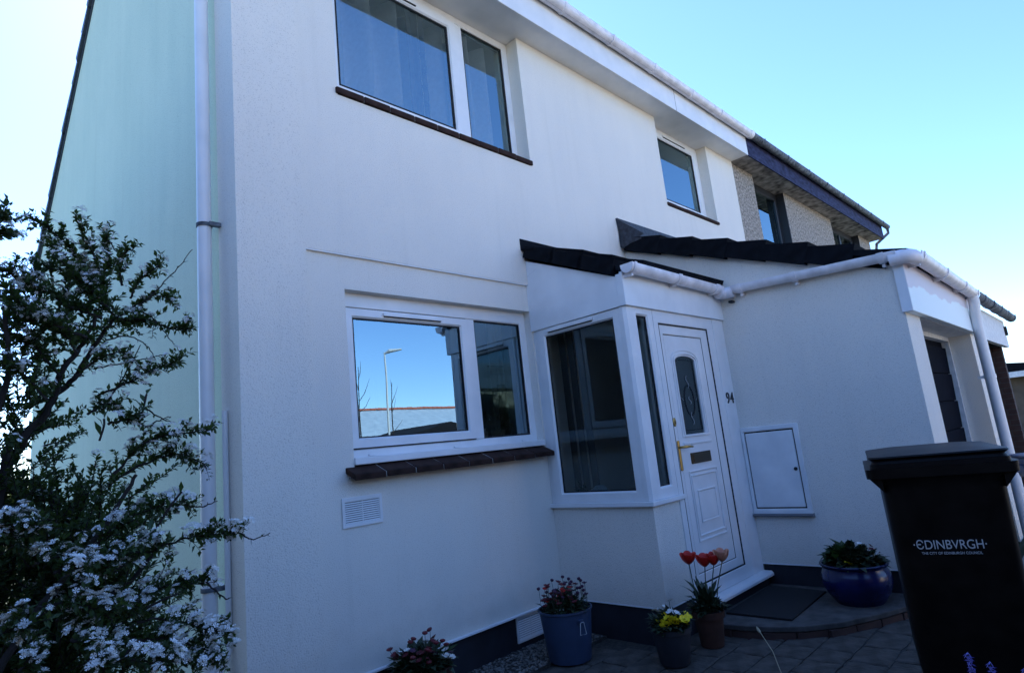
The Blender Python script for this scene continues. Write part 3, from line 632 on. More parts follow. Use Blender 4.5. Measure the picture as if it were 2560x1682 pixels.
pm = MB().box(-1.2, 1.2, -.012, .012, -.148, .148); pme = pm.mesh('door_slat', DARKDOOR)
for k in range(7):
    o = link('door_slat', pme, GD, (7.40, -2.243, .19+k*.305), (radians(2), 0, 0), bevel=.006)
part('door_jamb', MB().box(6.152, 6.20, -2.30, -2.2, .02, 2.287).box(8.60, 8.649, -2.30, -2.2, .02, 2.287).box(6.20, 8.60, -2.30, -2.2, 2.24, 2.287), OLDPAINT, GA)
# roof with tiles
gs = (3.70-2.79)/2.42; ga = math.atan(gs)
part('roof', MB().prism([(-.0255, 3.63), (-2.45, 3.63-2.425*gs), (-2.45, 3.58-2.425*gs), (-.0255, 3.575)], lambda p, q, t: (t, p, q), 5.645, 9.0), TILE, GA)
gt_ = MB().add([(0, 0, -.150), (0, .42, -.13), (.30, .42, -.13), (.30, 0, -.150), (0, 0, .05), (0, .42, .004), (.30, .42, .004), (.30, 0, .05)],
              [(0, 1, 2, 3), (4, 7, 6, 5), (0, 4, 5, 1), (1, 5, 6, 2), (2, 6, 7, 3), (3, 7, 4, 0)]).mesh('roof_tile', TILE)
gf_ = MB().add([(0, 0, -.02), (0, .40, -.045), (.30, .40, -.045), (.30, 0, -.02), (0, 0, .04), (0, .40, .0), (.30, .40, .0), (.30, 0, .04), (.15, 0, .055), (.15, .4, .015)],
              [(0, 1, 2, 3), (4, 8, 9, 5), (8, 7, 6, 9), (0, 4, 5, 1), (1, 5, 9, 6, 2), (2, 6, 7, 3), (3, 7, 8, 4, 0)]).mesh('roof_tile', TILE)
for k in range(7):
    d = k*.375
    for c_ in range(12):
        Y = -2.615 + d*cos(ga); Z = 2.745 + d*sin(ga)
        o = link('roof_tile', gt_ if c_ == 0 and k > 0 else gf_, GA)
        o.matrix_local = Matrix.Translation(Vector((5.585 + c_*.285 + rnd.uniform(-.004, .004), Y, Z + rnd.uniform(-.004, .004) - (0 if c_ == 0 else .0))) - org(GA)) @ Matrix.Rotation(ga + rnd.uniform(-.012, .012), 4, 'X')
fl = MB().prism([(-.027, 3.60), (-.027, 3.94), (-.036, 3.94), (-.04, 3.70), (-.30, 3.63), (-.30, 3.615)], lambda p, q, t: (t, p, q), 5.585, 9.0)
fl.add([(5.56, -.027, 3.935), (5.60, -.027, 3.95), (5.60, -.33, 3.665), (5.565, -.06, 3.57), (5.57, -.10, 3.66)], [(0, 1, 2, 4), (0, 4, 3), (4, 2, 3)])
part('flashing', fl, LEAD, GA)
# gutters
gt = MB(); trough(gt, (5.59, -1.19, 2.832), (5.59, -2.56, 2.762), .054, side=(1, 0, 0)); SG = part('side_gutter', gt, GUT, GA); smooth_by_angle(SG)
for Y in (-1.26, -1.76, -2.45):
    cb = MB(); collar(cb, (5.59, Y, 2.832+(Y+1.19)*.051), (0, 1, 0), .054, .05, side=(1, 0, 0)); smooth_by_angle(part('bracket', cb, GUT, SG))
    part('bracket_foot', MB().box(5.60, 5.66, Y-.012, Y+.012, 2.74+(Y+1.19)*.051, 2.765+(Y+1.19)*.051), GUT, SG)
smooth_by_angle(part('gutter_corner', MB().tube([(5.59, -2.50, 2.722), (5.592, -2.58, 2.720), (5.615, -2.625, 2.718), (5.66, -2.645, 2.716), (5.74, -2.648, 2.714)], .058, 18), GUT, SG))
gt = MB(); trough(gt, (5.70, -2.648, 2.745), (8.50, -2.648, 2.715), .060); FG = part('front_gutter', gt, GUT, GA); smooth_by_angle(FG)
for X in (5.80, 6.75, 7.70, 8.42):
    cb = MB(); collar(cb, (X, -2.648, 2.745-(X-5.7)*.0107), (1, 0, 0), .060, .05); smooth_by_angle(part('bracket', cb, GUT, FG))
    part('bracket_foot', MB().box(X-.012, X+.012, -2.66, -2.575, 2.655, 2.68), GUT, FG)
dp = MB().tube([(8.40, -2.648, 2.70), (8.40, -2.648, 2.60), (8.44, -2.63, 2.50), (8.46, -2.62, 2.30), (8.46, -2.62, 0)], .052, 16)
GP = part('downpipe', dp, PVC, GA); smooth_by_angle(GP)
part('clip', MB().tube([(8.46, -2.62, 1.76), (8.46, -2.62, 1.80)], .057, 16).box(8.44, 8.48, -2.58, -2.511, 1.765, 1.795), PVC, GP)
# meter cupboard on the flank
SG_ = SD(5.66)
MBX = part('meter_box', MB().ring(SG_, -1.525, -1.003, .737, 1.515, .042, .028, .042, .042, 0, .024, .006), METERP, GA, bevel=.003)
part('meter_door', MB().mbox(SG_, -1.472, -1.042, .792, 1.460, .0005, .019), METERP, MBX, bevel=.005)
part('meter_recess', MB().mbox(SG_, -1.481, -1.032, .781, 1.471, .0003, .004), GASKET, MBX)
lk = link('meter_lock', MB().lathe([(.001, 0), (.016, 0), (.016, .006), (.001, .006)], 0, 0, 14).mesh('meter_lock', GASKET), MBX, (5.641, -1.448, 1.12), (0, -pi/2, 0))
part('meter_shadow_drip', MB().prism([(0, .705), (.05, .72), (.05, .735), (0, .738)], lambda p, q, t: (5.66-p, t, q), -1.53, -1.0), mat('shadow_grey_drip', (.20, .20, .21), rough=.8), MBX)  # grey stands in for the shadow strip under the meter box

# ================================================================== NEIGHBOURING HOUSE (pebbledash)
NH = thing('house', 'weathered pebbledash house with blue-grey fascia adjoining the white house', 'house', (9.06, 0, 0))
NX = 16.6
part('front_wall', MB().wall(FR, 9.055, NX, 0, ZS-.002, [(9.87, 11.20, 4.3, ZS+1), (13.75, 15.7, 4.3, ZS+1)], -.25, -.002), PEBBLE, NH)
part('end_wall', MB().box(NX-.2, NX+.0, .26, 7, 0, 5.8), PEBBLE, NH)
part('soffit', MB().box(9.055, NX+.1, -.287, .249, ZS+.001, ZS+.02), NSOFFIT, NH)
part('fascia', MB().box(9.055, NX+.1, -.302, -.286, ZS-.014, 5.925), NFASCIA, NH)
part('roof', MB().prism([(-.38, 5.935), (2.685, 8.11), (7.28, 4.845), (7.28, 4.72), (2.685, 7.98), (-.38, 5.84)], lambda p, q, t: (t, p, q), 9.055, NX+.15), VERGE, NH)
gt = MB(); trough(gt, (9.10, -.370, 5.905), (NX+.35, -.370, 5.905), .062); NG = part('gutter', gt, GUTOLD, NH); smooth_by_angle(NG)
for k in range(8):
    cb = MB(); collar(cb, (9.5+k*.98, -.370, 5.905), (1, 0, 0), .064, .03); part('bracket', cb, GUTOLD, NG)
part('downpipe', MB().tube([(NX+.3, -.37, 5.85), (NX+.3, -.37, 5.74), (NX+.1, -.12, 5.5), (NX+.06, -.06, 5.2), (NX+.06, -.06, 0)], .036, 10), GUTOLD, NH)
for (a0, a1, pl) in ((9.871, 11.199, 1), (13.751, 15.699, 2)):
    mm = MB().ring(FR, a0, a1, 4.31, ZS-.003, .09, .10, .09, .13, -.2, -.14, .01)
    if pl == 2: mm.mbox(FR, (a0+a1)/2-.05, (a0+a1)/2+.05, 4.4, 5.45, -.19, -.142)
    wn = part('window', mm, NFRAME, NH); wn['label'] = 'dark framed window of the pebbledash house'
    pane(wn, FR, a0+.09, a1-.10, 4.40, 5.455, -.16, GLASS)
    part('reveal', MB().mbox(FR, a1-.012, a1-.0005, 4.31, ZS-.004, -.139, -.004), NFRAME, wn)
    part('window_sill', MB().mbox(FR, a0-.03, a1+.03, 4.27, 4.305, -.14, .05), NFRAME, wn)
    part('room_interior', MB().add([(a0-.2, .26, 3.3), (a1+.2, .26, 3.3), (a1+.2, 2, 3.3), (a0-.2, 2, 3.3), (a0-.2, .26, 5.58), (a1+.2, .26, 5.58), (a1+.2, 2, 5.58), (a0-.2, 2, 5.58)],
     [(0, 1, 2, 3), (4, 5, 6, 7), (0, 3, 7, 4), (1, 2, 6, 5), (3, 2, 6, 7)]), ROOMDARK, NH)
# neighbouring brick garage
NGA = thing('garage', 'dark brick garage of the next house with dirty gutter', 'garage', (9.05, -2.5, 0))
bme = MB().box(-.1055, .1055, -.05, .05, -.0325, .0325).mesh('brick', BRICK)
bmh = MB().box(-.05, .05, -.05, .05, -.0325, .0325).mesh('brick', BRICK)
part('pier_core', MB().box(9.02, 9.31, -2.498, -2.2, 0, 2.3), MORTAR, NGA)
for k in range(30):
    z = .04 + k*.0755
    if k % 2: lay = ((9.115, bme), (9.28, bmh))
    else: lay = ((9.06, bmh), (9.225, bme))
    for X, me in lay: link('brick', me, NGA, (X, -2.452 + rnd.uniform(-.003, .003), z))
DMORT = mat('dark_mortar', (.07, .065, .06), rough=.95, var=.2, vscale=30)
part('far_wall', MB().box(11.31, 11.5, -2.49, -.1, 0, 2.6), DMORT, NGA)
for k in range(30):
    z = .04 + k*.0755
    if k % 2: link('brick', bmh, NGA, (11.352, -2.446, z), (0, 0, pi/2))
    for j in range(5):
        link('brick', bme, NGA, (11.352, -2.39 + j*.2215 + (.11 if k % 2 else 0) + rnd.uniform(-.003, .003), z), (0, 0, pi/2))
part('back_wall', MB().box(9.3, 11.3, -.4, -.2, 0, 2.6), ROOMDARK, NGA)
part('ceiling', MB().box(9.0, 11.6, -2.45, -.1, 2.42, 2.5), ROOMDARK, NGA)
part('fascia', MB().box(8.98, 11.55, -2.57, -2.513, 2.25, 2.64), OLDPAINT, NGA)
part('fascia_vent', MB().box(11.42, 11.50, -2.60, -2.57, 2.42, 2.55), GASKET, NGA)
part('roof', MB().prism([(-.0, 3.63), (-2.46, 2.757), (-2.46, 2.707), (0, 3.57)], lambda p, q, t: (t, p, q), 9.005, 11.7), TILE, NGA)
gt = MB(); trough(gt, (8.56, -2.648, 2.715), (11.85, -2.648, 2.70), .062); NGG = part('gutter', gt, GUTOLD, NGA); smooth_by_angle(NGG)
for X in (8.9, 9.6, 10.3, 11.0, 11.7):
    cb = MB(); collar(cb, (X, -2.648, 2.71), (1, 0, 0), .063, .04); part('bracket', cb, GUTOLD, NGG)
# low garden wall and far house on the right
lw = thing('garden_wall', 'low timber clad garden wall with coping right of the garages', 'wall', (12.0, -2.9, 0))
part('coping', MB().box(11.9, 19, -3.05, -2.70, 1.09, 1.13), OLDPAINT, lw)
bo = MB().box(-.01, 7, -.012, .012, -.075, .075).mesh('board', TIMBER)
for k in range(7): link('board', bo, lw, (11.95, -2.98, .09+k*.157), (radians(-3), 0, 0))
part('wall_core', MB().box(11.96, 18.9, -2.965, -2.75, 0, 1.09), TIMBER, lw)
fh = thing('house', 'distant brown single-storey house behind the brick garage', 'house', (26, -3, 0))
part('wall', MB().box(26, 34, -3.6, 4, 0, 2.25), FARBROWN, fh)
part('roof', MB().prism([(-4.0, 2.25), (0, 2.75), (4.4, 2.25)], lambda p, q, t: (t, p, q), 25.6, 34.4), TILE, fh)
part('fascia', MB().box(25.58, 25.62, -4.0, 4.4, 2.12, 2.30), OLDPAINT, fh)
# ================================================================== THINGS INDOORS, SEEN THROUGH THE GLASS
def curtain(name, label, X0, X1, Z0, Z1, Y, amp, wl, m, n=None, ph=0.0):
    n = n or int((X1-X0)/.008); mb = MB(); V = []
    r = random.Random(int(X0*100)); off = [r.uniform(.7, 1.3) for _ in range(200)]
    for j, z in enumerate((Z0, (Z0+Z1)/2, Z1)):
        for i in range(n+1):
            x = X0 + (X1-X0)*i/n; q = x/wl; k = int(q) % 200
            V.append((x, Y + amp*off[k]*sin(2*pi*q + ph + .4*sin(q*1.7)) + .012*sin(q*9), z))
    F = [(j*(n+1)+i, j*(n+1)+i+1, (j+1)*(n+1)+i+1, (j+1)*(n+1)+i) for j in range(2) for i in range(n)]
    mb.add(V, F); o = part(name, mb, m, smooth=True, fix=False); s_ = o.modifiers.new('thickness', 'SOLIDIFY'); s_.thickness = .002
    return tag(o, label, 'curtain')
curtain('curtain', 'cream sheer curtain hanging in folds behind the large upper window', 1.95, 4.06, 3.5, 5.50, .30, .085, .27, SHEER)
pc = curtain('curtain', 'narrow patterned curtain edge with dark leaf spots in the upper window', 3.02, 3.20, 3.5, 5.50, .205, .016, .085, mat('patterned_curtain', (.22, .22, .24), rough=.95, var=.2, vscale=12))
SPOT = mat('curtain_spot', (.03, .035, .07), rough=.9)
for k in range(6):
    dk = MB().lathe([(.001, 0), (.026, 0), (.026, .003), (.001, .003)], 0, 0, 10).mesh('leaf_spot', SPOT)
    o = link('leaf_spot', dk, pc, (3.155 + (k % 2)*.012, .18, 4.42 + k*.16), (pi/2, 0, 0)); o.scale = (1.2, .8, 1)
curtain('curtain', 'pale curtain at the right edge inside the ground floor window', 3.86, 4.03, .6, 2.85, .42, .02, .07, mat('pale_curtain', (.20, .21, .22), rough=.95))
mg = MB().lathe([(.034, 0), (.038, .004), (.040, .085), (.036, .085), (.034, .012), (.001, .012)], 3.52, .26, 20)
mug = part('mug', MB().lathe([(.001, 1.6405), (.036, 1.6405), (.040, 1.65), (.042, 1.74), (.037, 1.74), (.035, 1.655), (.001, 1.655)], 3.50, .24, 20).tube([(3.54, .24, 1.72), (3.565, .24, 1.71), (3.565, .24, 1.675), (3.54, .24, 1.665)], .006, 6), PVC)
tag(mug, 'small white mug standing on the inner window board', 'mug')
def leafblade(mb, base, d, up, L, W, bend=.25, fold=.15):
    """one leaf of four faces: base point, direction, up vector"""
    d = d.normalized(); s_ = d.cross(up); s_ = s_.normalized() if s_.length > 1e-5 else d.orthogonal().normalized(); n = s_.cross(d)
    p0 = base; p1 = base + d*L*.5 + n*(L*bend*.35); p2 = base + d*L - n*(L*bend*.3)
    a = p1 + s_*W*.5 + n*W*fold; b = p1 - s_*W*.5 + n*W*fold
    mb.add([p0, a, p2, b, p1], [(0, 1, 4), (1, 2, 4), (0, 4, 3), (4, 2, 3)])
def rvec(r): 
    while True:
        v = Vector((r.uniform(-1, 1), r.uniform(-1, 1), r.uniform(-1, 1)))
        if .05 < v.length < 1: return v.normalized()
hp = thing('houseplant', 'dark leafy houseplant on the window board behind the narrow pane', 'plant', (3.72, .27, 1.64))
part('pot', MB().lathe([(.001, 1.6405), (.05, 1.6405), (.065, 1.72), (.06, 1.72), (.05, 1.70), (.001, 1.70)], 3.72, .27, 18), ROOM, hp)
lf = MB(); r = random.Random(4)
for k in range(130):
    d = rvec(r); d.z = abs(d.z)*.9+.1; leafblade(lf, Vector((3.72, .27, 1.71)) + d*r.uniform(.02, .12), d, Vector((0, 0, 1)), r.uniform(.05, .09), .022)
stuff(part('foliage', lf, LEAFD, hp, fix=False))
# porch interior: blind slats, small plant, lantern
bl = thing('vertical_blind', 'pale vertical blind slats inside the porch side window', 'blind', (4.3, -.05, 1.1))
sl2 = MB().box(-.05, .05, -.002, .002, -.72, .72).mesh('slat', mat('blind_slat', (.13, .13, .125), rough=.9))
for k in range(3): link('slat', sl2, bl, (4.20+.0*k, -.16-.095*k, 1.86), (0, 0, radians(72)))
part('head_rail', MB().box(4.18, 4.23, -.56, -.1, 2.59, 2.62), PVC, bl)
sp_ = thing('houseplant', 'small green plant on the porch sill beside the lantern', 'plant', (4.12, -.26, 1.0245))
part('pot', MB().lathe([(.001, 1.0245), (.045, 1.0245), (.055, 1.10), (.05, 1.10), (.001, 1.09)], 4.13, -.26, 16), ROOM, sp_)
lf = MB()
for k in range(90):
    d = rvec(r); d.z = abs(d.z)+.1; leafblade(lf, Vector((4.13, -.26, 1.10)) + d*r.uniform(.01, .07), d, Vector((0, 0, 1)), r.uniform(.04, .07), .02)
stuff(part('foliage', lf, LEAFG, sp_, fix=False))
la = thing('lantern', 'small pale blue house-shaped lantern on the porch sill', 'lantern', (4.13, -.42, 1.0245))
part('lantern_body', MB().ring(SD(4.10), -.465, -.375, 1.0245, 1.14, .014, .014, .014, .014, -.09, 0).box(4.105, 4.19, -.46, -.38, 1.025, 1.032), mat('pale_blue_metal', (.30, .40, .48), rough=.5), la)
part('lantern_roof', MB().prism([(-.475, 1.1405), (-.42, 1.185), (-.365, 1.1405)], lambda p, q, t: (t, p, q), 4.095, 4.195), MATS['pale_blue_metal'], la)
part('porch_floor', MB().box(4.20, 5.66, -.92, -.005, .1, .2), STEPM, PO)

# ================================================================== STEP AND MAT
cxs, cys = 5.66, -.98
ctl = [(4.44, -1.035), (4.415, -1.20), (4.44, -1.38), (4.49, -1.55), (4.58, -1.71), (4.76, -1.90), (5.08, -2.08), (5.31, -2.18), (5.55, -2.25), (5.66, -2.28), (5.672, -2.28), (5.672, -1.035)]
st = thing('doorstep', 'curved dark doorstep with brick edge before the porch door', 'step', (5.0, -1.5, 0)); 
part('step_top', MB().prism(ctl, lambda p, q, t: (p, q, t), .088, .125), STEPM, st, bevel=.006)
inn = [(cxs + (p-cxs)*.985, -1.036 + (q+1.036)*.985) for p, q in ctl]
part('step_core', MB().prism(inn, lambda p, q, t: (p, q, t), .0, .0875), JOINT, st)
bs = MB().box(-.105, .105, -.03, .03, -.030, .034).mesh('edge_brick', BRICK)
path_ = [Vector((p, q, 0)) for p, q in ctl[:10]]; acc = 0; pos = .10
for i in range(len(path_)-1):
    a, b = path_[i], path_[i+1]; sg = (b-a).length
    while pos <= acc + sg:
        P_ = a + (b-a)*((pos-acc)/sg); an = math.atan2((b-a).y, (b-a).x)
        nrm = Vector((-(b-a).y, (b-a).x, 0)).normalized()
        if (Vector((5.4, -1.4, 0))-P_).dot(nrm) < 0: nrm = -nrm
        link('edge_brick', bs, st, P_ + nrm*.034 + Vector((0, 0, .050)), (0, 0, an + rnd.uniform(-.03, .03))); pos += .222
    acc += sg
dm = MB().prism([(5.55, -1.07), (5.51, -1.56), (4.66, -1.60), (4.65, -1.10)], lambda p, q, t: (p, q, t), .126, .140)
tag(part('doormat', dm, MATM, bevel=.004), 'black rectangular doormat lying on the curved step', 'doormat')

# ================================================================== WHEELIE BINS
def bin_(name, label, loc, rz, mb_, ml, text=False, sc_=1.0, group=None):
    B = thing(name, label, 'wheelie bin', loc, group, rz)
    # body: rounded rectangle section lofted upwards; local -Y is the front
    def rrect(hw, yf, yb, r_, z, n=5):
        out = []
        for cx, cy, a0 in ((hw-r_, yf+r_, -pi/2), (hw-r_, yb-r_, 0), (-hw+r_, yb-r_, pi/2), (-hw+r_, yf+r_, pi)):
            for k in range(n+1): a = a0+pi/2*k/n; out.append((cx+r_*cos(a), cy+r_*sin(a), z))
        return out
    sec = [(.222, .105, .53, .05, .06), (.228, .09, .58, .06, .12), (.232, .06, .63, .06, .55), (.236, .030, .68, .055, .955), (.238, .028, .685, .055, .985), (.262, .012, .70, .05, 1.012), (.290, .0, .72, .045, 1.014), (.292, .0, .722, .045, 1.060), (.262, .03, .69, .04, 1.060), (.255, .04, .68, .04, .98)]
    V = []; F = []
    for q in sec: V += rrect(*q)
    n = 24
    for i in range(len(sec)-1): F += [(i*n+k, i*n+(k+1) % n, (i+1)*n+(k+1) % n, (i+1)*n+k) for k in range(n)]
    F += [tuple(range(n))[::-1], tuple((len(sec)-1)*n+k for k in range(n))]
    bo_ = part('body', MB().add(V, F), mb_, B, local=True); smooth_by_angle(bo_, 35)
    for sx in (-1, 1):   # corner gussets under the rim
        gm_ = MB().prism([(.228, .945), (.278, 1.013), (.228, 1.013)], lambda p, q, t: (sx*p, t, q), .02, .10)
        part('gusset', gm_, mb_, B, local=True)
        gm_ = MB().prism([(.228, .945), (.278, 1.013), (.228, 1.013)], lambda p, q, t: (sx*p, t, q), .30, .33); part('gusset', gm_, mb_, B, local=True)
    # lid: shallow dome with a flared lip
    lidsec = [(.268, .005, .745, .04, 1.0605), (.268, .005, .745, .04, 1.082), (.262, .012, .742, .04, 1.084), (.258, .018, .74, .05, 1.098), (.27, .0, .75, .05, 1.112), (.266, .004, .746, .05, 1.119), (.18, .10, .66, .06, 1.130), (.06, .25, .5, .05, 1.134)]
    V = []; F = []
    for q in lidsec: V += rrect(*q)
    for i in range(len(lidsec)-1): F += [(i*n+k, i*n+(k+1) % n, (i+1)*n+(k+1) % n, (i+1)*n+k) for k in range(n)]
    F += [tuple(range(n))[::-1], tuple((len(lidsec)-1)*n+k for k in range(n))]
    smooth_by_angle(part('lid', MB().add(V, F), ml, B, local=True), 28)
    part('handle', MB().tube([(-.2, .70, 1.03), (-.2, .79, 1.05), (.2, .79, 1.05), (.2, .70, 1.03)], .016, 10), mb_, B, local=True)
    for sx in (-1, 1):
        wv = MB(); prof = [(.03, -.022), (.085, -.022), (.098, -.014), (.098, .014), (.085, .022), (.03, .022)]
        for_ = MB().lathe(prof, 0, 0, 24)
        o = link('wheel', for_.mesh('wheel', BLACK), B, (sx*.185, .60, .099), (0, pi/2, 0), local=True)
        link('hub', MB().lathe([(.001, -.026), (.05, -.026), (.05, .026), (.001, .026)], 0, 0, 16).mesh('hub', mb_), o, (0, 0, 0), local=True)
    part('axle', MB().tube([(-.18, .60, .099), (.18, .60, .099)], .012, 8), STEEL, B, local=True)
    if text:
        tilt = math.atan((.060-.030)/(.955-.55))
        def on(z): return .060 + (.030-.060)*(z-.55)/(.955-.55) - .0025
        t1 = link('lettering', text_mesh('lettering', '\u00b7\u0404DINBVRGH\u00b7', .060, LETTER, .0008), B, (-.022, on(.690), .690), (pi/2 + tilt, 0, 0), local=True); t1['label'] = 'white printed word EDINBVRGH'
        d_ = t1.data; xs = [v.co.x for v in d_.vertices]; t1.scale = (.272/(max(xs)-min(xs)), 1.0, 1)
        t2 = link('lettering', text_mesh('lettering', 'THE CITY OF EDINBURGH COUNCIL', .017, LETTER, .0006), B, (-.020, on(.652), .652), (pi/2 + tilt, 0, 0), local=True); t2['label'] = 'small printed line THE CITY OF EDINBURGH COUNCIL'
        xs = [v.co.x for v in t2.data.vertices]; t2.scale = (.225/(max(xs)-min(xs)), 1.0, 1)
    return B
BB = bin_('wheelie_bin', 'large dark brown wheelie bin with white EDINBVRGH lettering', (3.526, -2.918, .20), radians(-74), BINBROWN, BINLID, True)
BB.scale = (1.065, 1.03, 1.0)
bin_('wheelie_bin', 'blue wheelie bin cut off at the right edge behind the brown bin', (4.72, -3.52, .05), radians(-66), BINBLUE, BINBLUE)

# ================================================================== POTS
def flower(m, petals, R, W, cup=.4):
    mb = MB()
    for k in range(petals):
        a = 2*pi*k/petals; d = Vector((cos(a), sin(a), cup)).normalized(); s_ = Vector((-sin(a), cos(a), 0))
        mb.add([Vector((0, 0, 0)), d*R*.6 + s_*W*.5, d*R + s_*W*.22, d*R*.9, d*R - s_*W*.22, d*R*.6 - s_*W*.5, d*R*.55 + Vector((0, 0, -.12*R))],
               [(0, 1, 6), (1, 2, 3, 6), (6, 3, 4, 5), (0, 6, 5)])
    return mb.mesh('flower', m, fix=False)
def bud(m, R, H):
    return MB().lathe([(.0008, 0), (R*.7, H*.15), (R, H*.45), (R*.95, H*.8), (R*.4, H), (.0008, H*.96)], 0, 0, 9).mesh('flower', m, True)
def mound(parent, c, R, n, L, W, m, seed, up=.35, zs=.8):
    r = random.Random(seed); mb = MB()
    for k in range(n):
        d = rvec(r); d.z = abs(d.z)*zs + up*.3; d.normalize()
        b = Vector(c) + Vector((d.x*R*r.uniform(.1, .9), d.y*R*r.uniform(.1, .9), d.z*R*r.uniform(.0, .6)))
        leafblade(mb, b, d + rvec(r)*.5, Vector((0, 0, 1)), L*r.uniform(.7, 1.3), W*r.uniform(.7, 1.3), r.uniform(0, .5))
    return stuff(part('foliage', mb, m, parent, fix=False))
def potbody(parent, prof, c, m, seg=36, bev=0, name='pot'):
    o = part(name, MB().lathe(prof, c[0], c[1], seg), m, parent); smooth_by_angle(o, 35); return o
def stemmed(parent, me, base, top, m, rad=.0015, tilt=.3, r=rnd, scale=1.0):
    b, t_ = Vector(base), Vector(top); mid = (b+t_)/2 + Vector((r.uniform(-.01, .01), r.uniform(-.01, .01), 0))
    o = link('flower', me, parent, t_, (r.uniform(-tilt, tilt), r.uniform(-tilt, tilt), r.uniform(0, 6))); o.scale = (scale,)*3
    s_ = part('stem', MB().tube([b - t_, mid - t_, Vector((0, 0, .0))], rad, 5), m, parent)
    s_.location = t_ - org(parent)
    return o
# 1 blue-grey bucket
bc = (3.50, -.47); z0 = .055
P1 = thing('bucket_planter', 'blue-grey metal bucket planted with small dark red flowers below the wall', 'planter', (*bc, z0))
potbody(P1, [(.001, z0), (.150, z0), (.153, z0+.012), (.187, z0+.325), (.195, z0+.33), (.195, z0+.342), (.186, z0+.342), (.176, z0+.29), (.001, z0+.29)], bc, BUCKET, name='bucket')
potbody(P1, [(.001, z0+.285), (.174, z0+.285), (.172, z0+.305), (.001, z0+.318)], bc, SOIL, name='soil')
hx, hy = bc[0]-.06, bc[1]-.185
part('handle_ring', MB().tube([(hx-.016, hy-.008, z0+.275), (hx-.028, hy-.008, z0+.20), (hx+.028, hy-.016, z0+.195), (hx+.016, hy-.012, z0+.275), (hx-.016, hy-.008, z0+.275)], .003, 6), STEEL, P1)
part('handle_lug', MB().box(hx-.02, hx+.02, hy-.010, hy+.012, z0+.272, z0+.292), BUCKET, P1, bevel=.003)
mound(P1, (*bc, z0+.32), .20, 320, .055, .026, LEAFD, 11)
fm1 = [flower(MAROON, 9, .026, .015, .5), flower(PURPLE, 5, .024, .02, .6), flower(RED, 9, .022, .013, .4), bud(PURPLE, .013, .022), flower(WHT, 5, .020, .02, .3)]
r = random.Random(3)
for k in range(80):
    a = r.uniform(0, 6.28); rr_ = .17*math.sqrt(r.random()); x, y = bc[0]+rr_*cos(a), bc[1]+rr_*sin(a)
    h = .37 + r.uniform(0, .14); ty = 0 if x < bc[0]+.03 else r.choice((1, 1, 3)); ty = r.choice((ty, 3, 2 if r.random() < .3 else ty))
    if k < 4: ty = 4; h = .34
    stemmed(P1, fm1[ty], (x, y, z0+.30), (x + r.uniform(-.02, .02), y + r.uniform(-.02, .02), z0+h), LEAFD, r=r)
# 2 dark grey pot, yellow and white primroses
pc_ = (3.76, -1.16); z0 = .05
P2 = thing('flower_pot', 'dark grey pot of yellow and white primroses on the paving', 'flower pot', (*pc_, z0))
potbody(P2, [(.001, z0), (.095, z0), (.100, z0+.01), (.128, z0+.195), (.136, z0+.2), (.136, z0+.232), (.128, z0+.232), (.122, z0+.20), (.001, z0+.20)], pc_, POTGREY)
potbody(P2, [(.001, z0+.195), (.121, z0+.195), (.118, z0+.212), (.001, z0+.222)], pc_, SOIL, name='soil')
mound(P2, (*pc_, z0+.215), .15, 260, .07, .036, LEAFD, 21)
fy = flower(YEL, 5, .040, .042, .55); fwc = flower(WHT, 5, .028, .028, .35)
for k in range(20):
    a = r.uniform(2.4, 5.2); q = r.uniform(.03, .12); x, y = pc_[0]+q*cos(a), pc_[1]+q*sin(a)
    stemmed(P2, fy, (x*.9+pc_[0]*.1, y*.9+pc_[1]*.1, z0+.21), (x, y, z0+.25+r.uniform(0, .045)), LEAFG, r=r, tilt=.7)
for (dx, dy, h) in ((-.07, .04, .335), (.0, .02, .345), (.03, .0, .38), (-.03, -.03, .33), (.02, -.05, .31), (.05, -.02, .30), (-.08, .05, .345)):
    stemmed(P2, fwc, (pc_[0]+dx*.4, pc_[1]+dy*.4, z0+.21), (pc_[0]+dx, pc_[1]+dy, z0+h), LEAFG, r=r, tilt=.5)
# 3 terracotta pot with tulips
tc_ = (4.18, -1.215)
P3 = thing('flower_pot', 'terracotta pot of red and pink tulips at the porch corner', 'flower pot', (*tc_, z0))
potbody(P3, [(.001, z0), (.080, z0), (.100, z0+.19), (.112, z0+.19), (.116, z0+.235), (.106, z0+.235), (.100, z0+.205), (.001, z0+.205)], tc_, TERRA)
potbody(P3, [(.001, z0+.20), (.099, z0+.20), (.097, z0+.215), (.001, z0+.222)], tc_, SOIL, name='soil')
lf = []
r = random.Random(8)
for k in range(30):
    a = r.uniform(0, 6.28); mb = MB(); L_ = r.uniform(.15, .27); W_ = r.uniform(.035, .055); out = Vector((cos(a), sin(a), 0)); lean = r.uniform(.25, .8)
    prev = None; V = []
    s_ = Vector((-sin(a), cos(a), 0))
    for q in range(7):
        t_ = q/6; c_ = Vector((*tc_, z0+.21)) + out*(.02 + L_*lean*t_*t_*.9) + Vector((0, 0, L_*(t_ - .28*lean*t_**3)))
        wq = W_*(.25+1.5*t_)*(1-t_)**.6*1.1 if t_ < 1 else .001
        V += [c_ - s_*wq*.5 + out*wq*.18, c_ - out*wq*.1, c_ + s_*wq*.5 + out*wq*.18]
    F = [(q*3+i, q*3+i+1, q*3+i+4, q*3+i+3) for q in range(6) for i in range(2)]
    mb.add(V, F); part('tulip_leaf', mb, LEAFD, P3, smooth=True, fix=False)
mound(P3, (*tc_, z0+.23), .14, 200, .07, .036, LEAFD, 31)
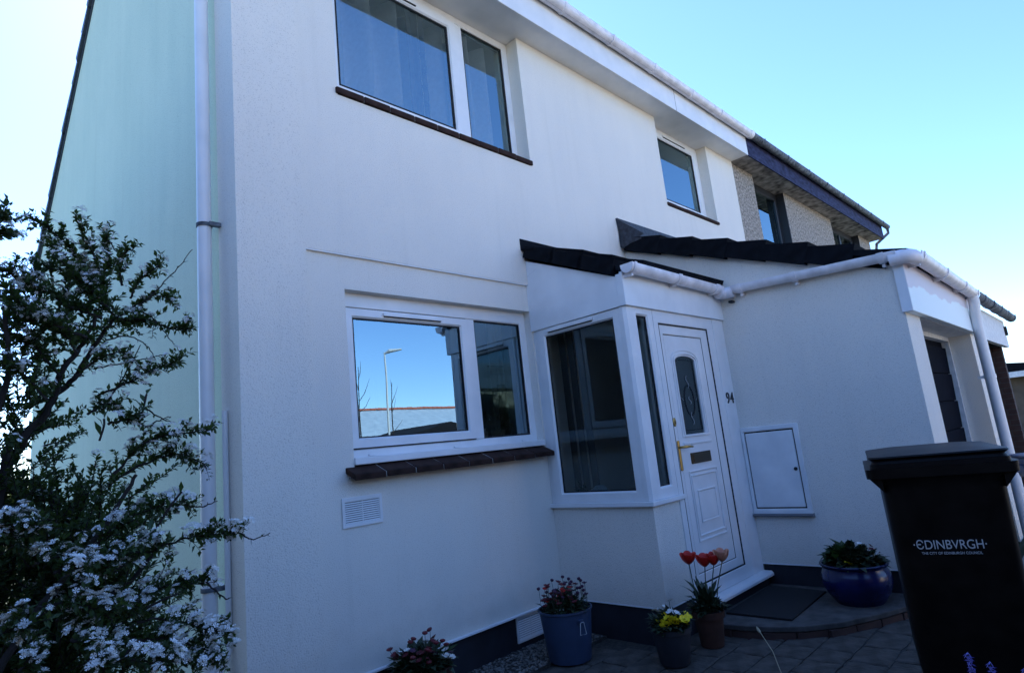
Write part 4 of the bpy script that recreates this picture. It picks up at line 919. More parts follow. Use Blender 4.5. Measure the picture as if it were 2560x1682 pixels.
def tulip(pos, foot, m, openness, R=.046):
    pos = Vector(pos); foot = Vector(foot)
    mid = (foot*.45 + pos*.55) + Vector((-.012, .008, 0))
    T = part('tulip_stem', MB().tube([foot, (foot+mid)/2 + Vector((-.006, 0, 0)), mid, pos], [.0042, .004, .0036, .0036], 7), mat('tulip_stalk', (.05, .08, .04), rough=.6), P3)
    T['label'] = 'tulip on a long bare stalk'
    H_ = .078
    for k in range(6):
        a = 2*pi*k/6 - pi/6 + (.1 if k % 2 else 0); inner = .86 if k % 2 else 1.0; mb = MB(); V = []
        for q in range(6):
            t_ = q/5; rad = R*inner*(sin(min(1, t_*1.35+.12)*pi*.5)**.8)*(1 + (openness-.2)*t_*t_*.55); zz = H_*t_*(1.10 if k % 2 else 1.0)
            half = .80*(sin(pi*min(1, (.15+t_*.60)))**.5)*(1-.25*t_**6)
            for u_ in (-1, -.5, 0, .5, 1):
                an = a + half*u_; V.append((rad*cos(an), rad*sin(an), zz - abs(u_)**2.5*.009*t_**3))
        F = [(q*5+i, q*5+i+1, q*5+i+6, q*5+i+5) for q in range(5) for i in range(4)]
        mb.add(V, F); me = mb.mesh('petal', m, True, fix=False); o = link('petal', me, T, pos - Vector((0, 0, .002))); md = o.modifiers.new('thickness', 'SOLIDIFY'); md.thickness = .0012
tb = Vector((*tc_, z0+.21))
tulip((4.105, -1.165, .610), tb + Vector((-.03, .02, 0)), RED, .7)
tulip((4.150, -1.262, .590), tb + Vector((0, -.02, 0)), RED, .75)
tulip((4.178, -1.318, .598), tb + Vector((.02, -.03, 0)), RED, .5, .043)
tulip((4.205, -1.372, .620), tb + Vector((.03, -.05, 0)), PINK, .65)
# 4 glazed blue pot on the step
gc = (5.33, -1.87); z0 = .1255
P4 = thing('flower_pot', 'glossy cobalt blue bowl pot with pansies on the doorstep', 'flower pot', (*gc, z0))
potbody(P4, [(.001, z0), (.165, z0), (.172, z0+.01), (.215, z0+.07), (.243, z0+.135), (.247, z0+.18), (.238, z0+.225), (.222, z0+.25), (.222, z0+.262), (.240, z0+.278), (.244, z0+.288), (.238, z0+.294), (.225, z0+.292), (.212, z0+.26), (.001, z0+.26)], gc, GLAZE, 48)
potbody(P4, [(.001, z0+.255), (.211, z0+.255), (.210, z0+.272), (.001, z0+.283)], gc, SOIL, name='soil')
mound(P4, (gc[0], gc[1], z0+.275), .22, 330, .085, .05, LEAFD, 41, zs=.7)
mound(P4, (gc[0]-.02, gc[1]+.07, z0+.31), .12, 110, .09, .055, LEAFG, 42, zs=.8)
fvi = flower(YEL, 5, .034, .036, .2); fw2 = flower(WHT, 5, .022, .022, .3); fr2 = flower(MAROON, 7, .022, .016, .4)
for (dx, dy, h, me) in ((-.15, .03, .31, fvi), (-.13, -.01, .30, fvi), (.0, -.07, .43, fw2), (.03, -.08, .42, fw2), (.05, -.13, .38, fr2), (.06, -.17, .35, fr2), (.0, -.15, .39, fr2), (.08, -.12, .40, fr2), (.02, -.18, .36, fw2)):
    stemmed(P4, me, (gc[0]+dx*.6, gc[1]+dy*.6, z0+.27), (gc[0]+dx, gc[1]+dy, z0+h), LEAFG, r=r, tilt=.8)
# 5 terracotta pot at the picture's lower edge
bc5 = (2.37, -.27); z0 = .055
P5 = thing('flower_pot', 'terracotta pot with white primroses and red daisy buds by the house corner', 'flower pot', (*bc5, z0))
potbody(P5, [(.001, z0), (.12, z0), (.16, z0+.2), (.178, z0+.2), (.182, z0+.252), (.168, z0+.252), (.16, z0+.215), (.001, z0+.215)], bc5, TERRA)
potbody(P5, [(.001, z0+.21), (.159, z0+.21), (.156, z0+.23), (.001, z0+.24)], bc5, SOIL, name='soil')
mound(P5, (*bc5, z0+.24), .21, 300, .075, .042, LEAFD, 51, zs=.6)
fb = bud(MAROON, .018, .02); fd = flower(MAROON, 11, .026, .012, .6); fwp = flower(WHT, 5, .026, .026, .3); fw5 = flower(PURPLE, 6, .026, .018, .4)
for (dx, dy, h, me) in ((-.09, -.02, .415, fb), (-.055, .0, .42, fb), (-.10, -.03, .345, fd), (-.035, -.03, .34, fd), (.0, -.05, .445, fb), (.04, -.05, .455, fb), (.01, -.06, .36, fd), (.02, -.09, .33, fd), (-.02, -.04, .335, fd),
                         (.085, -.13, .345, fwp), (.10, -.12, .31, fwp), (.06, -.14, .315, fwp), (.12, -.14, .295, fwp), (.09, -.16, .30, fwp), (-.16, .02, .33, fwp), (-.17, .03, .30, fwp), (-.05, -.1, .29, fwp)):
    stemmed(P5, me, (bc5[0]+dx*.6, bc5[1]+dy*.6, z0+.23), (bc5[0]+dx, bc5[1]+dy, z0+h), LEAFD, r=r, tilt=.4)
for k in range(34):
    a = rnd.uniform(0, 6.28); q = .19*math.sqrt(rnd.random()); me = rnd.choice((fd, fd, fb, fw5, fwp))
    stemmed(P5, me, (bc5[0]+q*.6*cos(a), bc5[1]+q*.6*sin(a), z0+.23), (bc5[0]+q*cos(a), bc5[1]+q*sin(a), z0+.30+rnd.uniform(0, .09)), LEAFD, tilt=.5)
lv = MB(); rr5 = random.Random(5)
for (dx, dy, an) in ((-.16, .05, 2.3), (-.13, .02, 2.0), (.10, -.02, .3), (.14, -.05, -.2), (.17, -.09, -.5)):
    leafblade(lv, Vector((bc5[0]+dx*.7, bc5[1]+dy*.7, z0+.25)), Vector((cos(an)*.7, sin(an)*.7, .8)), Vector((0, 0, 1)), .14, .085, .3, .2)
part('large_leaf', lv, LEAFG, P5, fix=False)

# ================================================================== BLUEBELLS, DRY STALK
bellm = MB()
for k in range(6):
    a = 2*pi*k/6
    bellm.add([(0, 0, 0), (.006*cos(a-.45), .006*sin(a-.45), -.010), (.008*cos(a), .008*sin(a), -.018), (.015*cos(a), .015*sin(a), -.024), (.006*cos(a+.45), .006*sin(a+.45), -.010)], [(0, 1, 2, 4), (1, 3, 2), (2, 3, 4)])
bell = bellm.mesh('bell', VIOLET, fix=False)
def bluebell(label, x, y, h, nb, seed):
    T = thing('bluebell', label, 'bluebell', (x, y, .2), 'bluebells in front of the brown bin'); r = random.Random(seed)
    top = Vector((x+r.uniform(-.02, .02), y+r.uniform(-.02, .02), .2+h))
    part('stem', MB().tube([(x, y, .2), ((x+top.x)/2, (y+top.y)/2, .2+h*.5), top], [.003, .0026, .0015], 6), LEAFG, T)
    for k in range(nb):
        t_ = k/nb; a = k*2.4; p_ = Vector((x, y, .2)).lerp(top, 1-.42*t_)
        o = link('bell', bell, T, p_ + Vector((cos(a), sin(a), 0))*(.006+.016*t_**.5), (r.uniform(-.2, .2), 0, 0)); o.rotation_euler = (sin(a)*-.9*1, cos(a)*.9*1, 0); o.scale = (1.0+.3*t_,)*3
    mb = MB()
    for k in range(5):
        a = r.uniform(0, 6.28); V = []; 
        for q in range(6):
            t_ = q/5; c_ = Vector((x, y, .2)) + Vector((cos(a), sin(a), 0))*(.13*t_*t_) + Vector((0, 0, .24*(t_-.35*t_**3))); s_ = Vector((-sin(a), cos(a), 0))*(.006*(1-t_)+.0008); V += [c_-s_, c_+s_]
        mb.add(V, [(2*q, 2*q+1, 2*q+3, 2*q+2) for q in range(5)])
    part('leaf', mb, LEAFG, T, fix=False)
bluebell('tallest violet bluebell spike in front of the brown bin', 2.82, -3.03, .455, 16, 1)
bluebell('pale shorter bluebell beside the tallest one', 2.84, -3.085, .415, 12, 2)
bluebell('rightmost small bluebell tip in front of the brown bin', 2.86, -3.17, .415, 12, 3)
ds = thing('dry_stalk', 'single dry flower stalk leaning over the paving', 'stalk', (3.15, -2.15, .03))
part('stem', MB().tube([(3.02, -2.27, .03), (3.05, -2.22, .28), (3.16, -2.12, .43), (3.33, -1.99, .455)], [.003, .0026, .0022, .002], 6), STRAW, ds)
part('seed_head', MB().tube([(3.325, -1.993, .455), (3.345, -1.978, .457), (3.37, -1.958, .462), (3.385, -1.947, .466)], [.002, .008, .007, .002], 8), STRAW, ds)
# ================================================================== FLOWERING SHRUB
STEMS=[
[ (0.26,-1.27,1.67),(0.31,-1.28,1.77),(0.35,-1.29,1.85),(0.40,-1.31,1.91),(0.44,-1.34,2.00),(0.48,-1.36,2.07),(0.50,-1.37,2.10) ],
[ (0.24,-1.37,1.70),(0.32,-1.39,1.79),(0.35,-1.41,1.90),(0.38,-1.42,1.96),(0.41,-1.44,2.02),(0.43,-1.46,2.08) ],
[ (0.13,-1.45,1.59),(0.21,-1.48,1.82),(0.22,-1.50,1.95),(0.20,-1.52,2.07) ],
[ (0.19,-1.60,1.12),(0.26,-1.59,1.24),(0.36,-1.59,1.37),(0.45,-1.60,1.50),(0.50,-1.61,1.59) ],
[ (0.23,-1.47,1.06),(0.37,-1.46,1.20),(0.51,-1.48,1.29),(0.59,-1.49,1.38) ],
[ (0.24,-1.67,1.08),(0.36,-1.68,1.11),(0.50,-1.70,1.17) ],
[ (0.14,-1.31,1.76),(0.17,-1.34,1.97),(0.17,-1.38,2.14),(0.17,-1.44,2.31) ],
]
FL=[
[ (0.50,-1.37,2.11),(0.44,-1.38,2.19),(0.39,-1.40,2.27),(0.32,-1.41,2.34),(0.27,-1.41,2.37) ],
[ (0.47,-1.42,2.10),(0.44,-1.44,2.20),(0.42,-1.45,2.26),(0.39,-1.47,2.31),(0.36,-1.49,2.38) ],
[ (0.47,-1.46,2.08),(0.43,-1.47,2.13),(0.36,-1.48,2.20),(0.31,-1.48,2.25) ],
[ (0.52,-1.35,2.21),(0.50,-1.37,2.29),(0.54,-1.40,2.33) ],
[ (0.54,-1.35,2.17),(0.57,-1.37,2.24),(0.62,-1.40,2.28) ],
[ (0.55,-1.34,2.14),(0.56,-1.35,2.15),(0.61,-1.37,2.18),(0.66,-1.38,2.17) ],
[ (0.50,-1.42,2.08),(0.56,-1.44,2.08),(0.62,-1.44,2.06),(0.66,-1.45,2.05),(0.69,-1.46,2.05) ],
[ (0.43,-1.46,1.83),(0.51,-1.49,1.87),(0.55,-1.50,1.90),(0.64,-1.53,1.93) ],
[ (0.43,-1.50,2.06),(0.35,-1.50,2.09),(0.31,-1.50,2.12),(0.27,-1.50,2.14),(0.25,-1.50,2.15) ],
[ (0.38,-1.58,1.98),(0.30,-1.58,2.02),(0.24,-1.58,2.06),(0.19,-1.58,2.11) ],
[ (0.29,-1.45,2.13),(0.23,-1.45,2.18),(0.20,-1.45,2.19),(0.17,-1.45,2.19) ],
[ (0.14,-1.50,2.19),(0.18,-1.52,2.26),(0.20,-1.53,2.28) ],
[ (0.14,-1.52,2.25),(0.17,-1.54,2.31),(0.20,-1.55,2.32) ],
[ (0.45,-1.39,2.19),(0.46,-1.41,2.25),(0.46,-1.42,2.30),(0.45,-1.43,2.34) ],
[ (0.42,-1.41,2.11),(0.41,-1.42,2.16),(0.35,-1.43,2.21),(0.28,-1.42,2.22) ],
[ (0.45,-1.42,2.12),(0.42,-1.42,2.17),(0.37,-1.44,2.24),(0.30,-1.44,2.29) ],
[ (0.37,-1.52,1.95),(0.33,-1.52,2.01),(0.26,-1.52,2.04),(0.21,-1.52,2.07) ],
[ (0.34,-1.45,1.89),(0.29,-1.46,1.96),(0.24,-1.46,2.00),(0.20,-1.46,2.02) ],
[ (0.30,-1.54,1.81),(0.25,-1.54,1.88),(0.20,-1.54,1.91) ],
[ (0.37,-1.51,1.88),(0.42,-1.52,1.93),(0.47,-1.54,1.95),(0.49,-1.54,1.94) ],
[ (0.49,-1.42,2.08),(0.53,-1.42,2.07),(0.56,-1.43,2.08) ],
[ (0.41,-1.45,1.78),(0.46,-1.46,1.81),(0.48,-1.47,1.80) ],
[ (0.44,-1.55,1.74),(0.49,-1.57,1.75),(0.51,-1.57,1.76) ],
[ (0.47,-1.50,1.60),(0.52,-1.51,1.66),(0.58,-1.54,1.70),(0.66,-1.56,1.70),(0.72,-1.58,1.71) ],
[ (0.50,-1.51,1.60),(0.54,-1.52,1.62),(0.60,-1.54,1.64),(0.66,-1.55,1.63),(0.70,-1.57,1.59) ],
[ (0.48,-1.56,1.48),(0.55,-1.57,1.49),(0.59,-1.59,1.50),(0.65,-1.60,1.48) ],
[ (0.44,-1.61,1.34),(0.50,-1.62,1.37),(0.57,-1.64,1.39),(0.63,-1.66,1.40),(0.69,-1.68,1.40),(0.75,-1.70,1.39) ],
[ (0.48,-1.63,1.27),(0.53,-1.64,1.28),(0.59,-1.66,1.28),(0.65,-1.68,1.27) ],
[ (0.48,-1.69,1.21),(0.53,-1.70,1.21),(0.60,-1.73,1.18),(0.65,-1.75,1.15),(0.68,-1.77,1.13) ],
[ (0.48,-1.70,1.17),(0.54,-1.71,1.16),(0.60,-1.74,1.13),(0.65,-1.76,1.10) ],
[ (0.48,-1.71,1.11),(0.53,-1.72,1.11),(0.60,-1.75,1.09),(0.67,-1.77,1.08) ],
[ (0.40,-1.64,1.42),(0.43,-1.65,1.45),(0.48,-1.66,1.47) ],
[ (0.26,-1.72,1.40),(0.28,-1.73,1.41),(0.33,-1.73,1.41) ],
[ (0.29,-1.78,1.38),(0.31,-1.78,1.39),(0.35,-1.79,1.37) ],
[ (0.18,-1.83,1.26),(0.20,-1.83,1.28),(0.23,-1.84,1.28) ],
[ (0.26,-1.78,1.31),(0.31,-1.79,1.31),(0.36,-1.80,1.29),(0.40,-1.82,1.25) ],
[ (0.34,-1.87,1.19),(0.36,-1.88,1.18),(0.37,-1.88,1.16) ],
[ (0.40,-1.83,1.17),(0.44,-1.85,1.16),(0.51,-1.87,1.13) ],
[ (0.22,-1.85,1.20),(0.24,-1.85,1.21),(0.25,-1.85,1.21) ],
[ (0.32,-1.81,1.23),(0.34,-1.81,1.22),(0.36,-1.82,1.20) ],
[ (0.18,-1.71,1.49),(0.20,-1.71,1.50),(0.21,-1.71,1.49) ],
[ (0.22,-1.71,1.48),(0.24,-1.72,1.49),(0.25,-1.72,1.49) ],
[ (0.18,-1.71,1.45),(0.20,-1.71,1.46),(0.22,-1.72,1.45) ],
[ (0.40,-1.70,1.38),(0.44,-1.71,1.39),(0.49,-1.72,1.39) ],
[ (0.38,-1.70,1.37),(0.40,-1.70,1.37),(0.41,-1.70,1.36) ],
[ (0.43,-1.67,1.27),(0.46,-1.68,1.26),(0.48,-1.68,1.25) ],
[ (0.30,-1.75,1.27),(0.32,-1.75,1.27),(0.34,-1.75,1.26) ],
]
BARE=[
[ (0.48,-1.36,2.09),(0.55,-1.39,2.13),(0.61,-1.43,2.20),(0.66,-1.46,2.27),(0.69,-1.49,2.32) ],
[ (0.46,-1.40,2.01),(0.52,-1.41,2.03),(0.57,-1.42,2.00),(0.60,-1.42,1.95) ],
[ (0.54,-1.44,2.11),(0.59,-1.44,2.08),(0.62,-1.44,2.04),(0.65,-1.44,2.00) ],
[ (0.44,-1.43,1.97),(0.50,-1.45,1.98),(0.53,-1.46,1.99) ],
[ (0.43,-1.42,1.92),(0.52,-1.45,1.94),(0.61,-1.47,1.96) ],
[ (0.44,-1.44,1.98),(0.50,-1.45,1.97),(0.54,-1.45,1.94),(0.55,-1.45,1.92) ],
[ (0.46,-1.47,1.82),(0.51,-1.49,1.92),(0.53,-1.51,1.98) ],
[ (0.55,-1.48,1.79),(0.59,-1.49,1.76),(0.62,-1.50,1.74) ],
[ (0.55,-1.48,1.73),(0.59,-1.49,1.75),(0.62,-1.50,1.76) ],
[ (0.28,-1.41,2.37),(0.26,-1.42,2.38),(0.26,-1.42,2.39) ],
[ (0.75,-1.70,1.39),(0.77,-1.71,1.37),(0.82,-1.73,1.38) ],
[ (0.65,-1.60,1.48),(0.68,-1.61,1.48),(0.71,-1.62,1.49) ],
[ (0.64,-1.72,1.28),(0.68,-1.75,1.23),(0.69,-1.75,1.23) ],
[ (0.43,-1.57,2.28),(0.44,-1.57,2.27),(0.45,-1.57,2.25) ],
]
BIG=[
[ (0.51,-1.57,1.73),(0.52,-1.58,1.77),(0.53,-1.58,1.82) ],
[ (0.49,-1.67,1.41),(0.53,-1.67,1.44),(0.56,-1.68,1.49),(0.59,-1.69,1.53) ],
[ (0.49,-1.74,1.25),(0.52,-1.74,1.26),(0.56,-1.75,1.27) ],
[ (0.41,-1.60,1.69),(0.42,-1.60,1.73),(0.42,-1.60,1.75) ],
]

SHB = thing('shrub', 'tall white-blossomed thorny shrub in front of the gable wall', 'shrub', (.15, -1.45, 0))
r = random.Random(21)
stem = MB(); leaf = MB(); blo = MB(); bigl = MB()
def smooth_path(P, n=5):
    P = [Vector(p) for p in P]; out = []
    for i in range(len(P)-1):
        p0, p1, p2, p3 = P[max(0, i-1)], P[i], P[i+1], P[min(len(P)-1, i+2)]
        for k in range(n):
            t = k/n; out.append(.5*((2*p1) + (p2-p0)*t + (2*p0-5*p1+4*p2-p3)*t*t + (3*p1-p0-3*p2+p3)*t**3))
    out.append(P[-1]); return out
def wob(path, a): return [p + rvec(r)*a for p in path]
def at_len(path, s):
    for i in range(len(path)-1):
        d = (path[i+1]-path[i]).length
        if s <= d or i == len(path)-2: return path[i].lerp(path[i+1], min(1, s/max(d, 1e-6))), (path[i+1]-path[i]).normalized()
        s -= d
def plen(path): return sum((path[i+1]-path[i]).length for i in range(len(path)-1))
UP = Vector((0, 0, 1))
def floret(c, n, R):
    n = n.normalized(); a = n.orthogonal().normalized(); b = n.cross(a); ph = r.uniform(0, 6)
    V = [c]; F = []
    for k in range(5):
        t = ph + 2*pi*k/5
        V += [c + (a*cos(t-.42)+b*sin(t-.42))*R + n*R*.35, c + (a*cos(t+.42)+b*sin(t+.42))*R + n*R*.35]
        F.append((0, 1+2*k, 2+2*k))
    blo.add(V, F)
def corymb(c, n, R, k):
    if c.z > 1.75 and r.random() < .5: return
    big = 1.25 if c.z < 1.55 else 1.0
    for _ in range(k):
        d = (n*r.uniform(.35, 1) + rvec(r)*.85).normalized()
        floret(c + d*R*r.uniform(.6, 1), d*.6 + n*.6 + rvec(r)*.25, r.uniform(.0046, .0068)*big)
def leaves_along(path, step, L, f0=0.0, dens=1.0, mb=None):
    T = plen(path); s = f0*T
    while s < T:
        p, d = at_len(path, s)
        for _ in range(2):
            o = rvec(r); o = (o - d*o.dot(d)); o = (o.normalized() + d*r.uniform(.2, .9) + UP*.25)
            l_ = L*r.uniform(.6, 1.25); leafblade(mb or leaf, p, o, UP + rvec(r)*.6, l_, l_*r.uniform(.42, .58), r.uniform(-.1, .3))
        s += step*r.uniform(.6, 1.5)/dens
for k, P in enumerate(STEMS):
    pa = wob(smooth_path(P), .004)
    foot = Vector((.10 + .05*(k % 3), -1.45 + .04*(k % 4), 0)); lo = smooth_path([foot, foot.lerp(pa[0], .5) + Vector((-.03, 0, .08)), pa[0]])[:-1]
    pa = lo + pa; n = len(pa); stem.tube(pa, [.013*(1-.66*i/n) for i in range(n)], 8)
    leaves_along(pa[len(lo):], .03, .032)
def twig_fan(path, n, L0, L1):
    T = plen(path)
    for _ in range(n):
        p, d = at_len(path, r.uniform(.15, .98)*T)
        o = rvec(r); o = (o - d*o.dot(d)).normalized(); dd = (o*.8 + d*.7 + UP*.25).normalized(); L_ = r.uniform(L0, L1)
        q = smooth_path([p, p + dd*L_*.5 + rvec(r)*L_*.08, p + dd*L_ - UP*L_*.12], 3); stem.tube(q, [.0012, .0011, .001, .0009, .0008, .0007, .0006][:len(q)], 4, False)
        yield q
for P in FL:
    pa = wob(smooth_path(P), .003); T = plen(pa); n = len(pa)
    stem.tube(pa, [.0042*(1-.7*i/n) for i in range(n)], 5)
    leaves_along(pa, .007, .022, .05)
    s = .22*T
    while s < T*.99:
        p, d = at_len(pa, s); o = rvec(r); n_ = (UP*1.0 + o*.55).normalized()
        corymb(p + n_*.024, n_, r.uniform(.015, .027), r.randint(8, 17))
        for _ in range(4): leafblade(leaf, p, rvec(r)*.8 + d*.3 - UP*.2, UP, r.uniform(.014, .026), r.uniform(.007, .011))
        s += r.uniform(.016, .034)
    for q in twig_fan(pa, int(8 + T*60), .02, .065):
        leaves_along(q, .008, .020)
        if r.random() < .45: corymb(q[-1], UP + rvec(r)*.4, r.uniform(.012, .020), r.randint(7, 14))
for P in BARE:
    pa = wob(smooth_path(P, 6), .0025); n = len(pa); stem.tube(pa, [.0028*(1-.6*i/n) for i in range(n)], 5)
    T = plen(pa); s = .1*T
    while s < T*.9:
        p, d = at_len(pa, s); o = rvec(r); o = (o - d*o.dot(d)).normalized(); stem.tube([p, p + (o + d*.5)*r.uniform(.006, .016)], [.0012, .0003], 4, False)
        if r.random() < .35: leafblade(leaf, p, o + d*.4, UP, r.uniform(.010, .02), .007)
        s += r.uniform(.012, .03)
for P in BIG:
    pa = smooth_path(P); stem.tube(pa, .003, 5); T = plen(pa); s = .2*T
    while s <= T:
        p, d = at_len(pa, s); o = rvec(r); o = (o - d*o.dot(d)).normalized()
        leafblade(bigl, p, o*.8 + d*.8 + UP*.2, UP + rvec(r)*.4, r.uniform(.032, .05), r.uniform(.011, .016), .2); s += .024
# leafy inner mass: many short twigs through the body of the shrub
MASS = [((.20, -1.28, 1.70), (.17, .22, .22), 130), ((.33, -1.26, 1.40), (.20, .24, .20), 260), ((.28, -1.28, 1.10), (.24, .26, .22), 380), ((.46, -1.32, 1.16), (.17, .22, .20), 170), ((.24, -1.1, 1.2), (.26, .2, .3), 200),
        ((.48, -1.28, 1.46), (.13, .20, .15), 70), ((.20, -1.28, 1.98), (.15, .2, .16), 60), ((.36, -1.34, 2.08), (.11, .14, .12), 60), ((.12, -1.25, 1.45), (.22, .25, .30), 110), ((-.25, -1.4, 1.5), (.35, .35, .55), 150), ((.0, -1.4, .6), (.45, .40, .45), 180), ((.55, -1.35, .80), (.25, .28, .25), 90)]
for c_, R_, n in MASS:
    for _ in range(n):
        d = rvec(r)*(r.random()**.4); p = Vector(c_) + Vector((d.x*R_[0], d.y*R_[1], d.z*R_[2]))
        dd = (Vector((d.x, d.y*.6, d.z*.3)) + UP*.5 + rvec(r)*.6).normalized(); L_ = r.uniform(.06, .16)
        q = smooth_path([p, p + dd*L_*.5 + rvec(r)*.01, p + dd*L_], 3); stem.tube(q, [.0022]*2+[.0016]*3+[.001]*(len(q)-5), 4, False)
        leaves_along(q, .0065, .021)
        if r.random() < .09: corymb(q[-1], UP + rvec(r)*.5, r.uniform(.012, .022), r.randint(8, 15))
part('stems', stem, BARK, SHB); stuff(part('foliage', leaf, LEAFB, SHB, fix=False)); stuff(part('blossom', blo, BLOOM, SHB, fix=False)); stuff(part('large_leaves', bigl, LEAFG, SHB, fix=False))

# ================================================================== BACKGROUND PLANTING AND THE STREET BEHIND THE PHOTOGRAPHER
def bush(name, label, c_, R_, n, L, m, seed, trunk=True):
    T = thing(name, label, 'hedge' if name == 'hedge' else 'tree', (c_[0], c_[1], 0)); q = random.Random(seed); mb = MB(); core = MB()
    lobes = [(Vector((q.uniform(-.75, .75)*R_[0], q.uniform(-.75, .75)*R_[1], q.uniform(-.7, .8)*R_[2])), q.uniform(.25, .5)) for _ in range(26)]
    for k in range(n):
        lc, lr = lobes[q.randrange(26)]; d = rvec(q); d.z = d.z*.9; p = Vector(c_) + lc + Vector((d.x*R_[0], d.y*R_[1], d.z*R_[2]))*lr*q.uniform(.55, 1.05)
        leafblade(mb, p, d + rvec(q)*.8, UP, L*q.uniform(.6, 1.3), L*.55, .2)
    if trunk:
        core.tube([(c_[0], c_[1], 0), (c_[0]+.05, c_[1], c_[2]*.5), (c_[0], c_[1]+.1, c_[2])], [.14, .11, .05], 8)
        for k in range(7):
            a = q.uniform(0, 6.28); core.tube([(c_[0], c_[1], c_[2]*.6), (c_[0]+cos(a)*R_[0]*.5, c_[1]+sin(a)*R_[1]*.5, c_[2]+R_[2]*.3)], [.05, .015], 6)
        part('trunk', core, BARK, T)
    stuff(part('crown' if trunk else 'foliage', mb, m, T, fix=False)); return T
bush('hedge', 'sunlit yellow-green hedge glimpsed behind the house at the far left', (.6, 12.5, 1.3), (2.2, .9, 1.5), 9000, .10, LEAFY, 61, True)
# terrace across the street, seen in the window glass
OH = thing('house', 'long house across the street with slate roof and red ridge, mirrored in the window', 'house', (28, -33, 0))
part('wall', MB().box(10, 60, -37, -29, 0, 3.0), CREAM, OH)
part('roof', MB().prism([(-28.6, 2.9), (-33, 5.15), (-37.4, 2.9)], lambda p, q, t: (t, p, q), 9.7, 60.3), SLATE, OH)
rt = MB().box(-.21, .21, -.14, .14, -.06, .08).mesh('ridge_tile', REDRIDGE)
for k in range(90): link('ridge_tile', rt, OH, (10 + k*.45, -33, 5.20 + rnd.uniform(-.015, .02)))
LP = thing('street_lamp', 'tall steel street lamp across the road, mirrored in the window', 'street lamp', (14.2, -17.3, 0))
part('column', MB().tube([(14.2, -17.3, 0), (14.2, -17.3, 1.4), (14.2, -17.3, 1.45), (14.2, -17.3, 6.0)], [.08, .08, .05, .035], 12), STEEL, LP)
part('lantern_head', MB().tube([(14.2, -17.3, 5.95), (14.35, -17.15, 6.03), (14.75, -16.8, 6.06)], [.035, .08, .04], 10), STEEL, LP)
for (sx_, sy_, hh, sd2, lb) in ((5.75, -5.6, 3.25, 1, 'taller bare sapling by the drive, mirrored in the window'), (6.55, -5.8, 3.0, 2, 'shorter bare sapling by the drive, mirrored in the window')):
    SP_ = thing('sapling', lb, 'sapling', (sx_, sy_, 0), 'saplings by the drive'); q = random.Random(sd2); mb = MB()
    tr_ = smooth_path([(sx_, sy_, 0), (sx_+.04, sy_, 1.2), (sx_-.03, sy_+.03, 2.2), (sx_+.02, sy_, hh)], 4); mb.tube(tr_, [.022*(1-.85*i/len(tr_)) for i in range(len(tr_))], 7)
    for k in range(9):
        p_, d_ = at_len(tr_, (.45+.06*k)*plen(tr_)); o_ = Vector((q.uniform(-1, 1), q.uniform(-1, 1), .9)).normalized(); L2 = q.uniform(.2, .45); mb.tube([p_, p_+o_*L2*.5+rvec(q)*.02, p_+o_*L2+Vector((0, 0, .05))], [.007, .005, .002], 5)
    part('trunk', mb, BARK, SP_)
SHD = thing('shed', 'dark roofed low outbuilding across the road, mirrored in the window', 'shed', (17.5, -18.5, 0))
part('wall', MB().box(13.5, 21, -21, -17.5, 0, 2.1), TIMBER, SHD)
part('roof', MB().prism([(13.0, 2.1), (17.3, 3.0), (21.5, 2.1)], lambda p, q, t: (p, t, q), -21.4, -17.1), TILE, SHD)
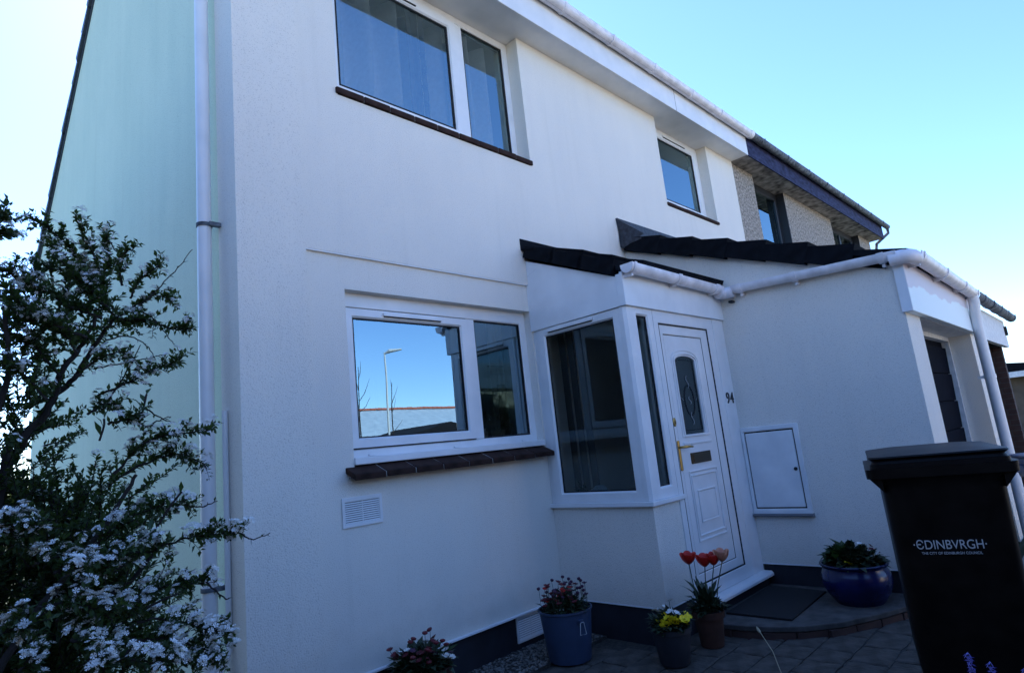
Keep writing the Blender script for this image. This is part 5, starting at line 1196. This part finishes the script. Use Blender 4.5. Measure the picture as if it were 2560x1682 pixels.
def hedge(label, P, hgt, wid, n, seed, end=.4):
    a, b = Vector(P[0]), Vector(P[1]); d = (b-a); L_ = d.length; d.normalize(); s_ = Vector((-d.y, d.x, 0)); q = random.Random(seed); mb = MB()
    T = thing('hedge', label, 'hedge', tuple((a+b)/2), 'added light-blocking hedges around the garden')
    core = MB(); m_ = 40; V = []
    for i in range(m_+1):
        t_ = i/m_; c = a.lerp(b, t_); hh = hgt*(1+.06*sin(t_*31)+.05*sin(t_*77)) - .25
        for (u_, z) in ((-.42, 0), (-.46, hh*.5), (-.30, hh), (.30, hh), (.46, hh*.5), (.42, 0)): V.append(c + s_*u_*wid + UP*z)
    core.add(V, [(i*6+k, i*6+k+1, i*6+k+7, i*6+k+6) for i in range(m_) for k in range(5)] + [tuple(range(6)), tuple(m_*6+k for k in range(6))])
    part('branches', core, BARK, T)
    for k in range(n):
        t_ = q.random(); c = a.lerp(b, t_); u_ = q.uniform(-.55, .55); hh = hgt*(1+.06*sin(t_*31)+.05*sin(t_*77))
        z = q.uniform(.05, 1)*hh if abs(u_) > .36 else hh + q.uniform(-.3, .12)
        leafblade(mb, c + s_*u_*wid + UP*z, rvec(q) + s_*u_*1.5 + UP*.4, UP, q.uniform(.08, .16), .07, .2)
    stuff(part('foliage', mb, LEAFD, T, fix=False))
hedge('long evergreen hedge added behind the photographer to shade the lower walls', ((-7, -6.6, 0), (5.3, -6.6, 0)), 2.5, .9, 9000, 71)  # added out of view to keep light off the lower walls
hedge('tall evergreen hedge added out of frame on the left to block sky light', ((-3.6, -6.2, 0), (-3.0, 4.0, 0)), 4.4, .9, 7000, 72)  # added beside the garden, out of frame, as a sky light blocker

FT = thing('house', 'unseen two-storey pale terrace added across the street to bounce sunlight', 'house', (-2, -24, 0))  # unseen house row, added for warm bounce onto the upper walls
part('wall', MB().wall(FR, -22, 13, 0, 5.2, [(-20+k*3.5, -18.6+k*3.5, a, a+1.2) for k in range(9) for a in (1, 3.6)], 21.8, 22.0), CREAM, FT)
part('added_inner_wall', MB().box(-22, 13, -24, -23.6, 0, 5.2), ROOMDARK, FT)
part('roof', MB().prism([(-21.6, 5.1), (-25, 7.2), (-28.4, 5.1)], lambda p, q, t: (t, p, q), -22.3, 13.3), SLATE, FT)
